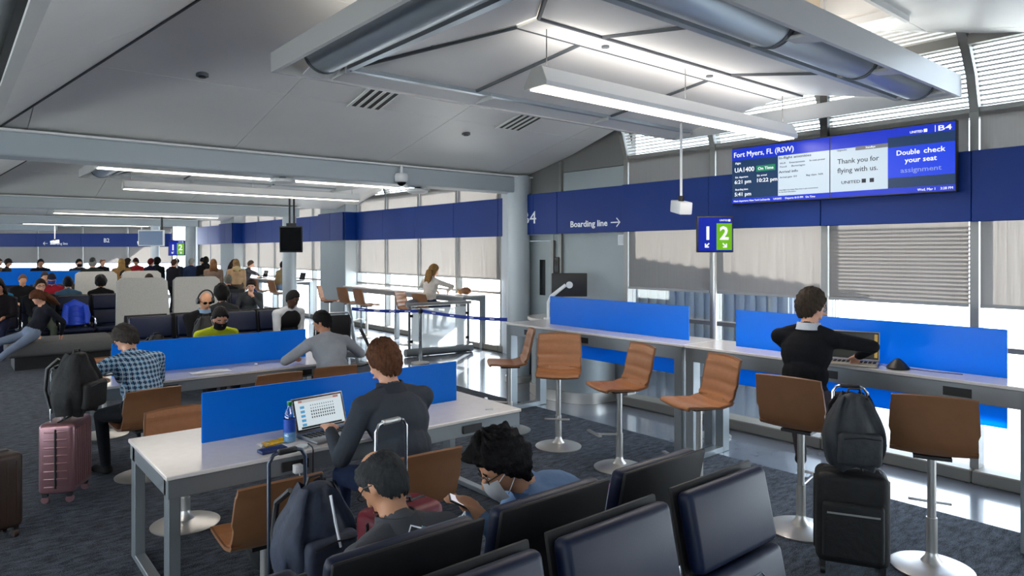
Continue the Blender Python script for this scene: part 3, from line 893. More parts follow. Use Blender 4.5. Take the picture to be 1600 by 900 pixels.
S().box((0, 0, .45), (.47, .035, .31), bev=.01).obj('monitor_shell', BLACKP, MO)
S().tube([(-.28, -.05, 0), (-.28, -.05, .22), (-.24, -.07, .30), (-.05, -.05, .45)], [.02, .02, .026, .024], 10).obj('monitor_arm', WHITEP, MO)
S().cyl((0, -.05, .45), (0, -.015, .45), .045, n=18).obj('monitor_mount', WHITEP, MO)
S().cyl((-.28, -.05, 0), (-.28, -.05, .02), .06, n=16).obj('arm_foot', WHITEP, MO)
RD = thing('card_reader', 'small black card reader on the wall beside the boarding door', 'card reader', (6.74, 7.08, 1.72))
S().box((0, 0, 0), (.05, .10, .26), bev=.008).obj('reader_body', BLACKP, RD)
S().box((-.026, 0, .05), (.004, .06, .08)).obj('reader_window', DARKP, RD, smooth=False)
WB = thing('wall_box', 'small white wall box under the band beside the gate wall post', 'wall box', (6.74, 5.86, 2.08))
S().box((0, 0, 0), (.05, .12, .14), bev=.008).obj('box_body', WHITEP, WB); S().box((-.027, 0, 0), (.006, .08, .10)).obj('box_lid', WALLW, WB, smooth=False)
# ------------------------------------------------------------------ tables
def table_loop(parent, x, y0, y1, h, t=.06, d=.10):
    """rectangular end frame: two legs, floor bar, top bar."""
    for y in (y0 + d / 2, y1 - d / 2):
        S().box((x, y, (h) / 2), (t, d, h), bev=.004, seg=1).obj('leg', TFRAME, parent, smooth=False)
    S().box((x, (y0 + y1) / 2, .02), (t, y1 - y0 - 2 * d, .04), bev=.004, seg=1).obj('floor_bar', TFRAME, parent, smooth=False)
def work_table(label, y_off, group='low work tables'):
    Tt = thing('work_table', label, 'table', (0, y_off, 0), 0, group)
    x0, x1, y0, y1, h = .90, 3.36, 3.92, 4.88, .743
    S().box(((x0 + x1) / 2, (y0 + y1) / 2, h - .012), (x1 - x0, y1 - y0, .024), bev=.004, seg=1).obj('table_top', TABLETOP, Tt, smooth=False)
    for y in (y0 + .035, y1 - .035):
        S().box(((x0 + x1) / 2, y, h - .075), (x1 - x0 - .02, .05, .10), bev=.003, seg=1).obj('apron_rail', TFRAME, Tt, smooth=False)
    for x in (x0 + .045, x1 - .045):
        S().box((x, (y0 + y1) / 2, h - .075), (.06, y1 - y0 - .12, .10)).obj('apron_rail', TFRAME, Tt, smooth=False)
        table_loop(Tt, x, y0 + .015, y1 - .015, h - .026)
    S().box(((x0 + x1) / 2, (y0 + y1) / 2, h - .09), (x1 - x0 - .3, .16, .10)).obj('cable_tray', BLACKP, Tt, smooth=False)
    S().box(((1.23 + 3.15) / 2, 4.48, h + .155), (1.92, .018, .312), bev=.003, seg=1).obj('privacy_panel', BLUEP, Tt, smooth=False)
    for x in (1.6, 2.9):
        S().box((x, y0 - .001, h - .075), (.16, .008, .055)).obj('power_outlet', BLACKP, Tt, smooth=False)
    S().cyl((3.15, 4.05, h), (3.15, 4.05, h + .004), .03, n=20).obj('cable_grommet', SATIN, Tt)
    return Tt
work_table('long low work table with white top and blue privacy panel, nearest the camera', 0)
work_table('second low work table with blue panel, behind the nearest one', 2.95)

def bar_counter(label, ya, yb, panels_, legs):
    B = thing('bar_counter', label, 'counter', (0, 0, 0), 0, 'bar height window counters')
    x0, x1, h = 5.28, 5.88, 1.062
    S().box(((x0 + x1) / 2, (ya + yb) / 2, h - .012), (x1 - x0, yb - ya - .006, .024), bev=.004, seg=1).obj('counter_top', TABLETOP, B, smooth=False)
    for x in (x0 + .03, x1 - .03):
        S().box((x, (ya + yb) / 2, h - .085), (.05, yb - ya - .03, .12), bev=.003, seg=1).obj('apron_rail', TFRAME, B, smooth=False)
    for y in legs:
        for x in (x0 + .06, x1 - .06):
            S().box((x, y, (h - .03) / 2), (.11, .085, h - .03), bev=.005, seg=1).obj('leg', TFRAME, B, smooth=False)
        S().box(((x0 + x1) / 2, y, .025), (x1 - x0 - .2, .085, .05)).obj('floor_bar', TFRAME, B, smooth=False)
    for a, b in panels_:
        S().box((5.60, (a + b) / 2, 1.055), (.018, b - a, .68), bev=.003, seg=1).obj('privacy_panel', BLUEP, B, smooth=False)
    n = max(1, int((yb - ya) / .85))
    for k in range(n):
        S().box((x0 + .004, ya + (k + .5) * (yb - ya) / n, h - .085), (.008, .17, .06)).obj('power_outlet', BLACKP, B, smooth=False)
    return B
bar_counter('bar height counter with blue panel beside the column, far half', 3.86, 6.46, [(4.02, 6.0)], (6.41, 3.92))
bar_counter('bar height counter where the man in black works, near half', 1.18, 3.85, [(1.42, 3.50)], (3.79, 1.23))

def window_table(label, x, y0, y1, group):
    B = thing('window_bar_table', label, 'table', (0, 0, 0), 0, group)
    h, w = 1.07, .55
    S().box((x, (y0 + y1) / 2, h - .015), (w, y1 - y0, .03), bev=.004, seg=1).obj('table_top', TABLETOP, B, smooth=False)
    for xx in (x - w / 2 + .04, x + w / 2 - .04):
        S().box((xx, (y0 + y1) / 2, h - .08), (.05, y1 - y0 - .02, .10)).obj('apron_rail', TFRAME, B, smooth=False)
        for y in (y0 + .05, (y0 + y1) / 2, y1 - .05):
            S().box((xx, y, (h - .03) / 2), (.09, .09, h - .03), bev=.004, seg=1).obj('leg', TFRAME, B, smooth=False)
    return B
window_table('bar table along the sunlit windows beside the blonde woman', 8.0, 10.75, 15.9, 'bar tables at the windows')
window_table('far bar table along the windows behind the second column', 8.0, 19.0, 24.8, 'bar tables at the windows')

# ------------------------------------------------------------------ chairs and stools
def shell_profile(seat, back_h=.40):
    # side profile in (y, z), y forward; seat front to back, up the back
    return [(.235, seat - .03), (.22, seat - .005), (.10, seat - .012), (-.05, seat - .02), (-.14, seat + .0), (-.19, seat + .06), (-.215, seat + .16), (-.24, seat + .28), (-.262, seat + back_h)]
def make_seat(kind, seat, label, cat, footrest):
    C = thing(kind, label, cat, (0, 0, 0))
    prof = shell_profile(seat, .36 if footrest else .34)
    n = len(prof) - 1
    def w(v):   # half width along the shell
        return .205 + .02 * math.sin(PI * min(1, v * 1.05)) + (.012 if v > .7 else 0)
    def at(v):
        t = v * n; i = min(n - 1, int(t)); f = t - i
        return (prof[i][0] + (prof[i + 1][0] - prof[i][0]) * f, prof[i][1] + (prof[i + 1][1] - prof[i][1]) * f)
    def surf(u, v):
        y, z = at(v); x = (u * 2 - 1)
        c = .020 * x * x
        if v < .55: return (x * w(v), y, z + c * .7)
        return (x * w(v), y + c * 1.6, z - .012 * x * x * (1 if v > .9 else 0))
    def nrm(u, v):
        y0, z0 = at(max(0, v - .03)); y1, z1 = at(min(1, v + .03))
        d = Vector((0, y1 - y0, z1 - z0)).normalized()
        return Vector((0, d.z, -d.y))
    sh = S().grid(surf, 8, 26, thick=lambda u, v: Vector(nrm(u, v)) * -.018).obj('shell', LEATHERB, C)
    # ribbed leather pad on the inner face
    def pad(u, v):
        vv = .02 + v * .965
        return Vector(surf(.03 + u * .94, vv)) - Vector(nrm(u, vv)) * .004
    def pad_t(u, v):
        vv = .02 + v * .965
        q = abs(math.sin(vv * 26)) ** .5
        e = min(1, u * 9, (1 - u) * 9)
        return Vector(nrm(u, vv)) * (.004 + .011 * q * max(.3, e))
    S().grid(pad, 8, 60, thick=pad_t).obj('leather_pad', LEATHER, C)
    S().box((0, -.0, seat - .045), (.20, .20, .02)).obj('seat_plate', BLACKP, C, smooth=False)
    S().cyl((0, 0, .06), (0, 0, seat - .05), .024, n=18).cyl((0, 0, .03), (0, 0, seat * .42), .031, n=18).obj('post', SATIN, C)
    S().lathe([(0, 0), (.225, 0), (.228, .008), (.21, .016), (.12, .028), (.06, .042), (.036, .075), (.031, .10), (0, .10)], n=40).obj('base_disc', SATIN, C)
    if footrest:
        f = S().tube([(0, .02, .30), (0, .17, .315), (0, .24, .325)], .011, 8).obj('footrest_arm', SATIN, C)
        S().box((0, .25, .33), (.24, .035, .014), bev=.005).obj('footrest_bar', SATIN, f)
    return C
def face(dx, dy): return math.atan2(-dx, dy)     # rotation that turns local +Y to (dx, dy)
L_ = Vector((-.768, .64)); V_ = Vector((-.64, -.768))
bs = make_seat('bar_stool', .74, 'empty tan leather bar stool beside the column end of the counter', 'stool', True)
bs['group'] = 'tan bar stools at the counter'
bs.location = (4.70, 5.68, 0); bs.rotation_euler = (0, 0, face(*(L_ * 1.0 + V_ * .10)))
for x, y, d, lb in ((4.68, 4.90, V_ * 1 + L_ * .12, 'empty tan bar stool turned to face the camera, ribbed back visible'),
                    (4.64, 4.07, L_ * 1 + V_ * .35, 'empty tan bar stool in side view, third from the column'),
                    (4.62, 3.22, L_ * 1 + V_ * .32, 'empty tan bar stool partly behind the navy seats, by the middle counter leg'),
                    (4.58, 2.36, Vector((1, .12)), 'tan bar stool under the man in the black sweater'),
                    (4.63, 1.56, Vector((.93, .36)), 'empty tan bar stool next to the black suitcase, back towards the camera')):
    dup(bs, (x, y, 0), face(*d), lb)
for x, y, d, lb in ((7.25, 15.7, Vector((.8, -.6)), 'far tan bar stool at the end of the sunlit window table'), (7.35, 14.75, Vector((1, .1)), 'far tan bar stool, second at the sunlit window table'),
                    (7.35, 13.95, Vector((1, 0)), 'far tan bar stool, third at the sunlit window table'), (7.5, 12.35, Vector((.5, -.9)), 'far tan bar stool turned sideways beside the blonde woman'),
                    (7.44, 11.55, Vector((1, .1)), 'tan bar stool under the blonde woman at the window table')):
    dup(bs, (x, y, 0), face(*d), lb, 'tan bar stools at the sunlit window table')
for x, y, d, lb in ((7.5, 24.2, Vector((1, -.2)), 'distant tan bar stool under the woman in navy'), (7.5, 22.6, Vector((1, -.2)), 'distant tan bar stool under the man in the grey jacket'),
                    (7.5, 20.9, Vector((1, -.1)), 'distant empty tan bar stool beside the second column'), (7.45, 19.5, Vector((1, .1)), 'distant tan bar stool under the masked person in beige')):
    dup(bs, (x, y, 0), face(*d), lb, 'tan bar stools at the far window table')
wc = make_seat('swivel_chair', .45, 'empty low tan swivel chair in the foreground, near side of the long table', 'chair', False)
wc['group'] = 'low tan swivel chairs'
wc.location = (1.31, 3.62, 0); wc.rotation_euler = (0, 0, face(0.0, 1))
for x, y, d, lb in ((2.16, 3.55, Vector((.05, 1)), 'low tan swivel chair under the man with the laptop'), (1.32, 5.2, Vector((0, -1)), 'empty low tan swivel chair across the nearest table, behind the blue panel'),
                    (1.33, 6.55, Vector((-.12, 1)), 'low tan swivel chair under the man in the plaid shirt'), (2.45, 6.6, Vector((0, 1)), 'empty low tan swivel chair at the second table, only its top edge showing'),
                    (3.05, 6.62, Vector((.1, 1)), 'low tan swivel chair under the man in the grey shirt'), (1.3, 8.25, Vector((0, -1)), 'empty low tan swivel chair beyond the second table'),
                    (2.40, 8.35, Vector((0, -1)), 'low tan swivel chair under the woman in the yellow jacket')):
    dup(wc, (x, y, 0), face(*d), lb)

# ---- navy gate seats, built along local X, facing local -Y
def gate_seat(C, x, w=.52, icon=False):
    """one seat position as parts of the bench C."""
    t = math.radians(12)
    S().box((x, -.30, .405), (w, .52, .09), rot=Rx(math.radians(-3)), bev=.035, seg=3).obj('seat_cushion', NAVYL, C)
    up = S().box((x, .035, .915), (w, .07, .29), rot=Rx(-t), bev=.028, seg=3).obj('back_cushion', NAVYL, C)
    lo = S().box((x, -.035, .625), (w, .07, .29), rot=Rx(-t), bev=.028, seg=3).obj('lumbar_cushion', NAVYL, C)
    S().box((x, .055, .79), (w + .01, .018, .56), rot=Rx(-t), bev=.007).obj('back_shell', DARKP, C)
    if icon:
        R = Rx(-t)
        m = mat('embossed_line', (84, 96, 118), .5)
        def pt(a, b): return Matrix.Translation((x, -.035, .625)) @ R @ Vector((a, -.037, b))
        ring = [(-.10, -.10), (-.10, .06), (-.08, .08), (.08, .08), (.10, .06), (.10, -.10), (.08, -.12), (-.08, -.12)]
        S().tube([pt(*p) for p in ring], .0022, 6, closed=True).obj('priority_mark', m, lo)
        for px, pz in ((-.045, .03), (.045, .045)):
            S().tube([pt(px + .014 * math.cos(q * PI / 5), pz + .014 * math.sin(q * PI / 5)) for q in range(10)], .0018, 6, closed=True).obj('priority_mark', m, lo)
            S().tube([pt(px, pz - .015), pt(px - .03, pz - .10), pt(px + .03, pz - .10)], .0018, 6, closed=True).obj('priority_mark', m, lo)
def arm_loop(C, x):
    S().tube([(x, -.05, .44), (x, -.08, .60), (x, -.14, .645), (x, -.42, .635), (x, -.50, .60), (x, -.52, .52), (x, -.46, .42)], .016, 10).obj('arm_rest', CHROME, C)
def bench(label, xs, loc, rz, group, icon_at=None, arms=True):
    B = thing('gate_seat_bench', label, 'seats', loc, rz, group)
    for i, x in enumerate(xs):
        gate_seat(B, x, icon=(i == icon_at))
    e = [xs[0] - .295] + [(a + b) / 2 for a, b in zip(xs, xs[1:])] + [xs[-1] + .295]
    if arms:
        for x in e: arm_loop(B, x)
    S().box(((xs[0] + xs[-1]) / 2, -.22, .35), (xs[-1] - xs[0] + .5, .08, .06)).obj('seat_beam', DARKP, B, smooth=False)
    for x in (xs[0], xs[-1]):
        S().box((x, -.22, .17), (.06, .06, .34)).box((x, -.22, .012), (.07, .56, .024)).obj('bench_leg', SATIN, B, smooth=False)
    return B
near_x = [.49, 1.09, 1.69, 2.31]
bench('navy leather gate seats in the foreground facing the camera', near_x, (0, 1.44, 0), 0, 'foreground gate seats', icon_at=3)
bench('navy gate seats in the foreground facing the tables, dark shells showing', [-x for x in near_x][::-1], (0, 1.88, 0), PI, 'foreground gate seats')
mid_x = [2.14, 2.72, 3.28, 3.84]
bench('navy gate seats under the man with headphones', mid_x, (0, 10.1, 0), 0, 'middle gate seats')
bench('navy gate seats backing the headphones row, facing away', [-x for x in mid_x][::-1], (0, 10.54, 0), PI, 'middle gate seats')
rear_x = [.82, 1.40, 1.98, 2.56]
bench('navy gate seats by the blue jacket behind the ottoman', rear_x, (0, 15.85, 0), 0, 'rear gate seats')
bench('navy gate seats behind the man with glasses, facing away', [-x for x in rear_x][::-1], (0, 16.29, 0), PI, 'rear gate seats')
bench('distant navy gate seats in front of the blue panels', [.8, 1.4, 2.0, 2.6, 3.2, 3.8], (0, 21.6, 0), 0, 'rear gate seats')

bench('navy gate seats behind the crimson jacket row', rear_x, (0, 19.75, 0), 0, 'rear gate seats')
bench('pair of navy gate seats under the bearded man', [4.27, 4.85], (0, 14.6, 0), 0, 'rear gate seats')
bench('pair of navy gate seats under the silver haired person', [-5.13, -4.55], (0, 16.3, 0), PI, 'rear gate seats')
# end chair with tubular frame
EC = thing('sling_chair', 'dark sling backed chair with chrome tube frame at the row end', 'chair', (4.55, 9.75, 0), math.radians(170))
S().box((0, .06, .74), (.50, .03, .46), rot=Rx(math.radians(-10)), bev=.01).obj('sling_back', DARKP, EC)
S().box((0, -.22, .44), (.50, .48, .04), bev=.012).obj('sling_seat', DARKP, EC)
S().tube([(-.27, -.02, .40), (-.27, .08, .90), (-.22, .10, 1.0), (.22, .10, 1.0), (.27, .08, .90), (.27, -.02, .40)], .016, 10).obj('back_tube', CHROME, EC)
for sx in (-1, 1):
    S().tube([(sx * .27, -.02, .40), (sx * .27, -.44, .42), (sx * .27, -.44, .02), (sx * .27, .05, .02), (sx * .27, -.02, .40)], .014, 8).obj('leg_frame', CHROME, EC)

# ---- grey high-back lounge seats and ottoman
def lounge(label, x, y, w=.92, h=1.44, group='high backed lounge seats'):
    Lg = thing('lounge_seat', label, 'lounge seat', (x, y, 0), 0, group)
    def f(u, v):
        z = .12 + v * (h - .12)
        hw = w / 2 * (1.0 - .10 * v)
        xx = (u * 2 - 1)
        r = .07
        zz = z - (r * max(0, abs(xx) - .82) / .18) ** 1.0 * .9 * (1 if v > .95 else 0)
        return (xx * hw, -.02 + .16 * v + .10 * (1 - v) * 0 - .05 * xx * xx, zz)
    S().grid(f, 12, 14, thick=lambda u, v: (0, .12, 0)).obj('high_back', GREYFAB, Lg)
    S().box((0, -.42, .34), (w * .98, .80, .20), bev=.05, seg=3).obj('seat_cushion', GREYFAB, Lg)
    S().box((0, -.40, .13), (w * .90, .72, .24)).obj('plinth', DARKP, Lg, smooth=False)
    return Lg
lounge('grey high backed lounge seat next to the ottoman', 2.84, 14.0)
lounge('grey high backed lounge seat behind the man with headphones', 3.79, 14.0)
lounge('grey high backed lounge seat in the back row, nearer the gate seats', 2.75, 18.35, h=1.46)
lounge('grey high backed lounge seat in the back row beside the boarding crowd', 3.70, 18.35, h=1.46)
OT = thing('ottoman', 'long grey upholstered ottoman with dark plinth', 'ottoman', (1.56, 14.0, 0))
S().box((0, 0, .33), (1.55, .95, .24), bev=.06, seg=3).obj('cushion', GREYSEAT, OT)
S().box((0, 0, .11), (1.35, .78, .22)).obj('plinth', BLACKP, OT, smooth=False)

# ---- far blue partition tables
for x0, x1, y, lb in ((.6, 3.2, 24.0, 'far work table with bright blue panel behind the seated travellers'), (.3, 2.6, 29.5, 'farthest work table with blue panel below the end windows')):
    B = thing('work_table', lb, 'table', (0, 0, 0), 0, 'far work tables')
    S().box(((x0 + x1) / 2, y, .73), (x1 - x0, .95, .03)).obj('table_top', TABLETOP, B, smooth=False)
    S().box(((x0 + x1) / 2, y, 1.05), (x1 - x0, .02, .62)).obj('privacy_panel', BLUEP, B, smooth=False)
    for x in (x0 + .05, x1 - .05):
        for yy in (y - .42, y + .42):
            S().box((x, yy, .36), (.06, .06, .72)).obj('leg', TFRAME, B, smooth=False)

# ---- queue barriers, glass screen, easel
def stanchion(label, x, y):
    P = thing('queue_stanchion', label, 'stanchion', (x, y, 0), 0, 'queue stanchions')
    S().lathe([(0, 0), (.16, 0), (.16, .012), (.04, .03), (.03, .04), (0, .04)]).obj('base_plate', SATIN, P)
    S().cyl((0, 0, .03), (0, 0, .95), .03, n=18).obj('post', CHROME, P)
    S().cyl((0, 0, .86), (0, 0, .93), .036, n=18).obj('belt_head', BLACKP, P)
    return P
stanchion('chrome queue stanchion in the sunlight before the frosted screen', 6.35, 10.1)
BELTM = mat('blue_belt', (20, 52, 150), .7, noise=(40, .15))
def belt(label, p, q, sag):
    f = lambda u, v: Vector(p).lerp(Vector(q), u) + Vector((0, 0, -sag * 4 * u * (1 - u) + (v - .5) * .055))
    n = (Vector(q) - Vector(p)).cross(Vector((0, 0, 1))).normalized()
    o = S().grid(f, 16, 1, thick=lambda u, v: n * .003).obj('belt_webbing', BELTM)
    B = thing('queue_belt', label, 'belt', (0, 0, 0), 0, 'blue queue belts'); o.parent = B
    for k in range(4):
        u = .15 + k * .23
        c = f(u, .5)
        ang = math.atan2((Vector(q) - Vector(p)).y, (Vector(q) - Vector(p)).x)
        S().box(c - n * .003 * 0 + n * .0045, (.10, .002, .014), rot=Rz(ang)).obj('belt_mark', WHITET, o, smooth=False)
        S().box(c - n * .0015, (.10, .002, .014), rot=Rz(ang)).obj('belt_mark', WHITET, o, smooth=False)
belt('blue printed queue belt from the easel to the stanchion', (5.48, 10.95, .93), (6.32, 10.12, .90), .02)
belt('blue printed queue belt from the stanchion to the counter end', (6.38, 10.08, .90), (6.56, 7.98, .90), .03)
EA = thing('sign_easel', 'leaning grey sign post with black folding legs by the queue belt', 'easel', (5.45, 10.6, 0), math.radians(35))
S().box((0, .12, .53), (.07, .05, 1.04), rot=Rx(math.radians(-10)), bev=.006).obj('leaning_post', TFRAME, EA)
S().tube([(.02, -.02, .62), (.12, -.28, .02)], .014, 8).obj('easel_leg', BLACKP, EA)
S().tube([(-.04, -.02, .62), (-.02, -.34, .02)], .014, 8).obj('easel_leg', BLACKP, EA)
S().box((0, .02, .012), (.4, .3, .024), bev=.004).obj('easel_foot', DARKP, EA)
GS = thing('glass_queue_screen', 'frosted glass queue screen with steel rails on a roll base', 'screen', (7.16, 10.72, 0), math.radians(-6))
S().box((0, 0, .50), (1.16, .012, .76)).obj('frosted_pane', FROST, GS, smooth=False)
S().cyl((-.68, 0, .955), (.68, 0, .955), .035, n=16).obj('top_rail', SATIN, GS)
S().cyl((-.70, 0, .075), (.70, 0, .075), .075, n=20).obj('roll_base', TFRAME, GS)
for x in (-.62, .62):
    S().box((x, 0, .52), (.04, .03, .86)).obj('side_post', TFRAME, GS, smooth=False)
    for z in (.28, .75):
        S().box((x * .95, -.015, z), (.06, .03, .05)).obj('glass_clamp', DARKP, GS, smooth=False)
# ------------------------------------------------------------------ people
def capsule_geo(p0, r0, p1, r1, n=12):
    p0, p1 = Vector(p0), Vector(p1)
    d = p1 - p0
    L = d.length
    q = (d if L > 1e-6 else Vector((0, 0, 1))).to_track_quat('Z', 'Y').to_matrix()
    rings = []
    for k in (-80, -50, -22): 
        a = math.radians(k); rings.append((r0 * math.sin(a), r0 * math.cos(a)))
    rings += [(0, r0), (L, r1)]
    for k in (22, 50, 80):
        a = math.radians(k); rings.append((L + r1 * math.sin(a), r1 * math.cos(a)))
    vs_, fs = [], []
    for z, r in rings:
        for i in range(n):
            t = 2 * PI * i / n
            vs_.append(p0 + q @ Vector((r * math.cos(t), r * math.sin(t), z)))
    for j in range(len(rings) - 1):
        for i in range(n):
            fs.append((j * n + i, j * n + (i + 1) % n, (j + 1) * n + (i + 1) % n, (j + 1) * n + i))
    fs.append(tuple(reversed(range(n)))); fs.append(tuple(range((len(rings) - 1) * n, len(rings) * n)))
    return vs_, fs
def ell_geo(c, rad, R=None, n=14, m=9):
    c = Vector(c); R = R or Matrix.Identity(3)
    vs_, fs = [], []
    for j in range(m + 1):
        a = -PI / 2 + PI * (j + .0) / m
        a = max(-PI / 2 + .12, min(PI / 2 - .12, a))
        for i in range(n):
            t = 2 * PI * i / n
            vs_.append(c + R @ Vector((rad[0] * math.cos(a) * math.cos(t), rad[1] * math.cos(a) * math.sin(t), rad[2] * math.sin(a))))
    for j in range(m):
        for i in range(n):
            fs.append((j * n + i, j * n + (i + 1) % n, (j + 1) * n + (i + 1) % n, (j + 1) * n + i))
    fs.append(tuple(reversed(range(n)))); fs.append(tuple(range(m * n, (m + 1) * n)))
    return vs_, fs
def head_point(x, y, z):
    """unit direction -> point on the skull, face towards +Y."""
    px, py, pz = .076 * x, .098 * y, .120 * z
    if z < 0:
        px *= 1 - .30 * z * z
        if y < 0: py *= 1 - .38 * abs(z)
        else: py *= 1 - .10 * abs(z)
    return Vector((px, py, pz))
def head_geo(n=20, m=14):
    vs_, fs = [], []
    for j in range(m + 1):
        a = max(-PI / 2 + .1, min(PI / 2 - .1, -PI / 2 + PI * j / m))
        for i in range(n):
            t = 2 * PI * i / n
            vs_.append(head_point(math.cos(a) * math.cos(t), math.cos(a) * math.sin(t), math.sin(a)))
    for j in range(m):
        for i in range(n):
            fs.append((j * n + i, j * n + (i + 1) % n, (j + 1) * n + (i + 1) % n, (j + 1) * n + i))
    fs.append(tuple(reversed(range(n)))); fs.append(tuple(range(m * n, (m + 1) * n)))
    return vs_, fs
def ik(a, b, l0, l1, pole):
    """middle joint of a two-bone limb from a to b bending towards pole."""
    a, b = Vector(a), Vector(b)
    d = b - a
    L = min(d.length, (l0 + l1) * .998)
    d = d.normalized()
    x = (l0 * l0 - l1 * l1 + L * L) / (2 * L)
    h = math.sqrt(max(0, l0 * l0 - x * x))
    p = Vector(pole); p = p - d * p.dot(d)
    if p.length < 1e-5: p = Vector((0, 1, 0))
    return a + d * x + p.normalized() * h, a + d * L

SKIN = {'fair': mat('skin_fair', (214, 160, 132), .55), 'mid': mat('skin_mid', (176, 122, 92), .55), 'dark': mat('skin_dark', (84, 54, 40), .5), 'tan': mat('skin_tan', (196, 142, 108), .55)}
HAIRM = {}
def hair_mat(rgb):
    if rgb not in HAIRM:
        HAIRM[rgb] = mat('hair_%d_%d_%d' % rgb, tuple(int(c * .72) for c in rgb), .7, noise=(70, .35, (1, 1, .25)), bump=(120, .5), spec=.2)
    return HAIRM[rgb]
CLOTHM = {}
def cloth(rgb):
    if isinstance(rgb, bpy.types.Material): return rgb
    if rgb not in CLOTHM:
        CLOTHM[rgb] = mat('cloth_%d_%d_%d' % rgb, tuple(int(c * .88) for c in rgb), .92, noise=(9, .08), bump=(40, .25), spec=.2)
    return CLOTHM[rgb]

def hair_mesh(parent, HM, s, style, rgb, seed=1, fine=False):
    r_ = random.Random(seed)
    ph = [r_.uniform(0, 6) for _ in range(6)]
    n, m = (88, 48) if fine else (40, 26)
    st = S()
    thick = {'short': .016, 'crop': .009, 'bushy': .034, 'long': .020, 'bun': .014, 'thin': .008, 'curly': .04}[style]
    def f(u, v):
        a = -PI / 2 + .05 + (PI - .1) * v; t = 2 * PI * u
        x, y, z = math.cos(a) * math.cos(t), math.cos(a) * math.sin(t), math.sin(a)
        # hairline height as a function of how far forward
        pts = [(-1.0, -.80), (-.45, -.72), (-.1, -.35), (.18, -.12), (.40, .10), (.62, .40), (.85, .56), (1.0, .60)]
        if style in ('long',): pts = [(-1.0, -.95), (-.3, -.9), (.05, -.75), (.35, .05), (.62, .42), (.85, .58), (1.0, .62)]
        zt = pts[-1][1]
        for (a0, b0), (a1, b1) in zip(pts, pts[1:]):
            if y <= a1:
                zt = b0 + (b1 - b0) * (y - a0) / (a1 - a0); break
        zt += .05 * math.sin(11 * t + ph[4]) + .035 * math.sin(23 * t + ph[5])
        k = max(0, min(1, (z - zt) / .16 + .3))
        k = k * k * (3 - 2 * k)
        wob = (.5 + .5 * math.sin(9 * t + ph[0] + 3 * z)) * .25 + (.5 + .5 * math.sin(17 * t + 13 * z + ph[1])) * .25 + .5
        if fine: wob += .30 * math.sin(37 * t + 5 * z + ph[2]) * math.cos(9 * z + ph[3]) + .22 * math.sin(23 * z + 8 * t + ph[4])
        if style == 'thin': k *= 1 - .75 * max(0, min(1, (z - .72) / .2))
        p = head_point(x, y, z)
        nn = Vector((x, y, z))
        th = thick * (.55 + .65 * wob) * (1 + .5 * max(0, z))
        if style == 'bushy': th *= (1 + .1 * max(0, y) + .2 * math.sin(5 * t + ph[2]) * math.cos(6 * z + ph[3]))
        return HM @ ((p + nn * (th * k - .02 * (1 - k))) * s)
    st.grid(f, n, m)
    bmesh.ops.remove_doubles(st.bm, verts=st.bm.verts[:], dist=.0004)
    h = st.obj('hair', hair_mat(rgb), parent, angle=3.2)
    if style in ('long', 'bun'):
        q = S()
        if style == 'bun':
            q.ell(HM @ (Vector((0, -.10, .05)) * s), (.04 * s, .04 * s, .04 * s))
        else:
            for dx in (-.045, -.015, .02, .05):
                a = HM @ (Vector((dx, -.085, .0)) * s); b = HM @ (Vector((dx * 1.5, -.095, -.16)) * s); c = HM @ (Vector((dx * 1.6, -.085, -.29 - .03 * abs(dx) * 10)) * s)
                q.tube([a, b, c], [.045 * s, .042 * s, .016 * s], 10)
        q.obj('hair_length', hair_mat(rgb), h, angle=3.2)
    return h

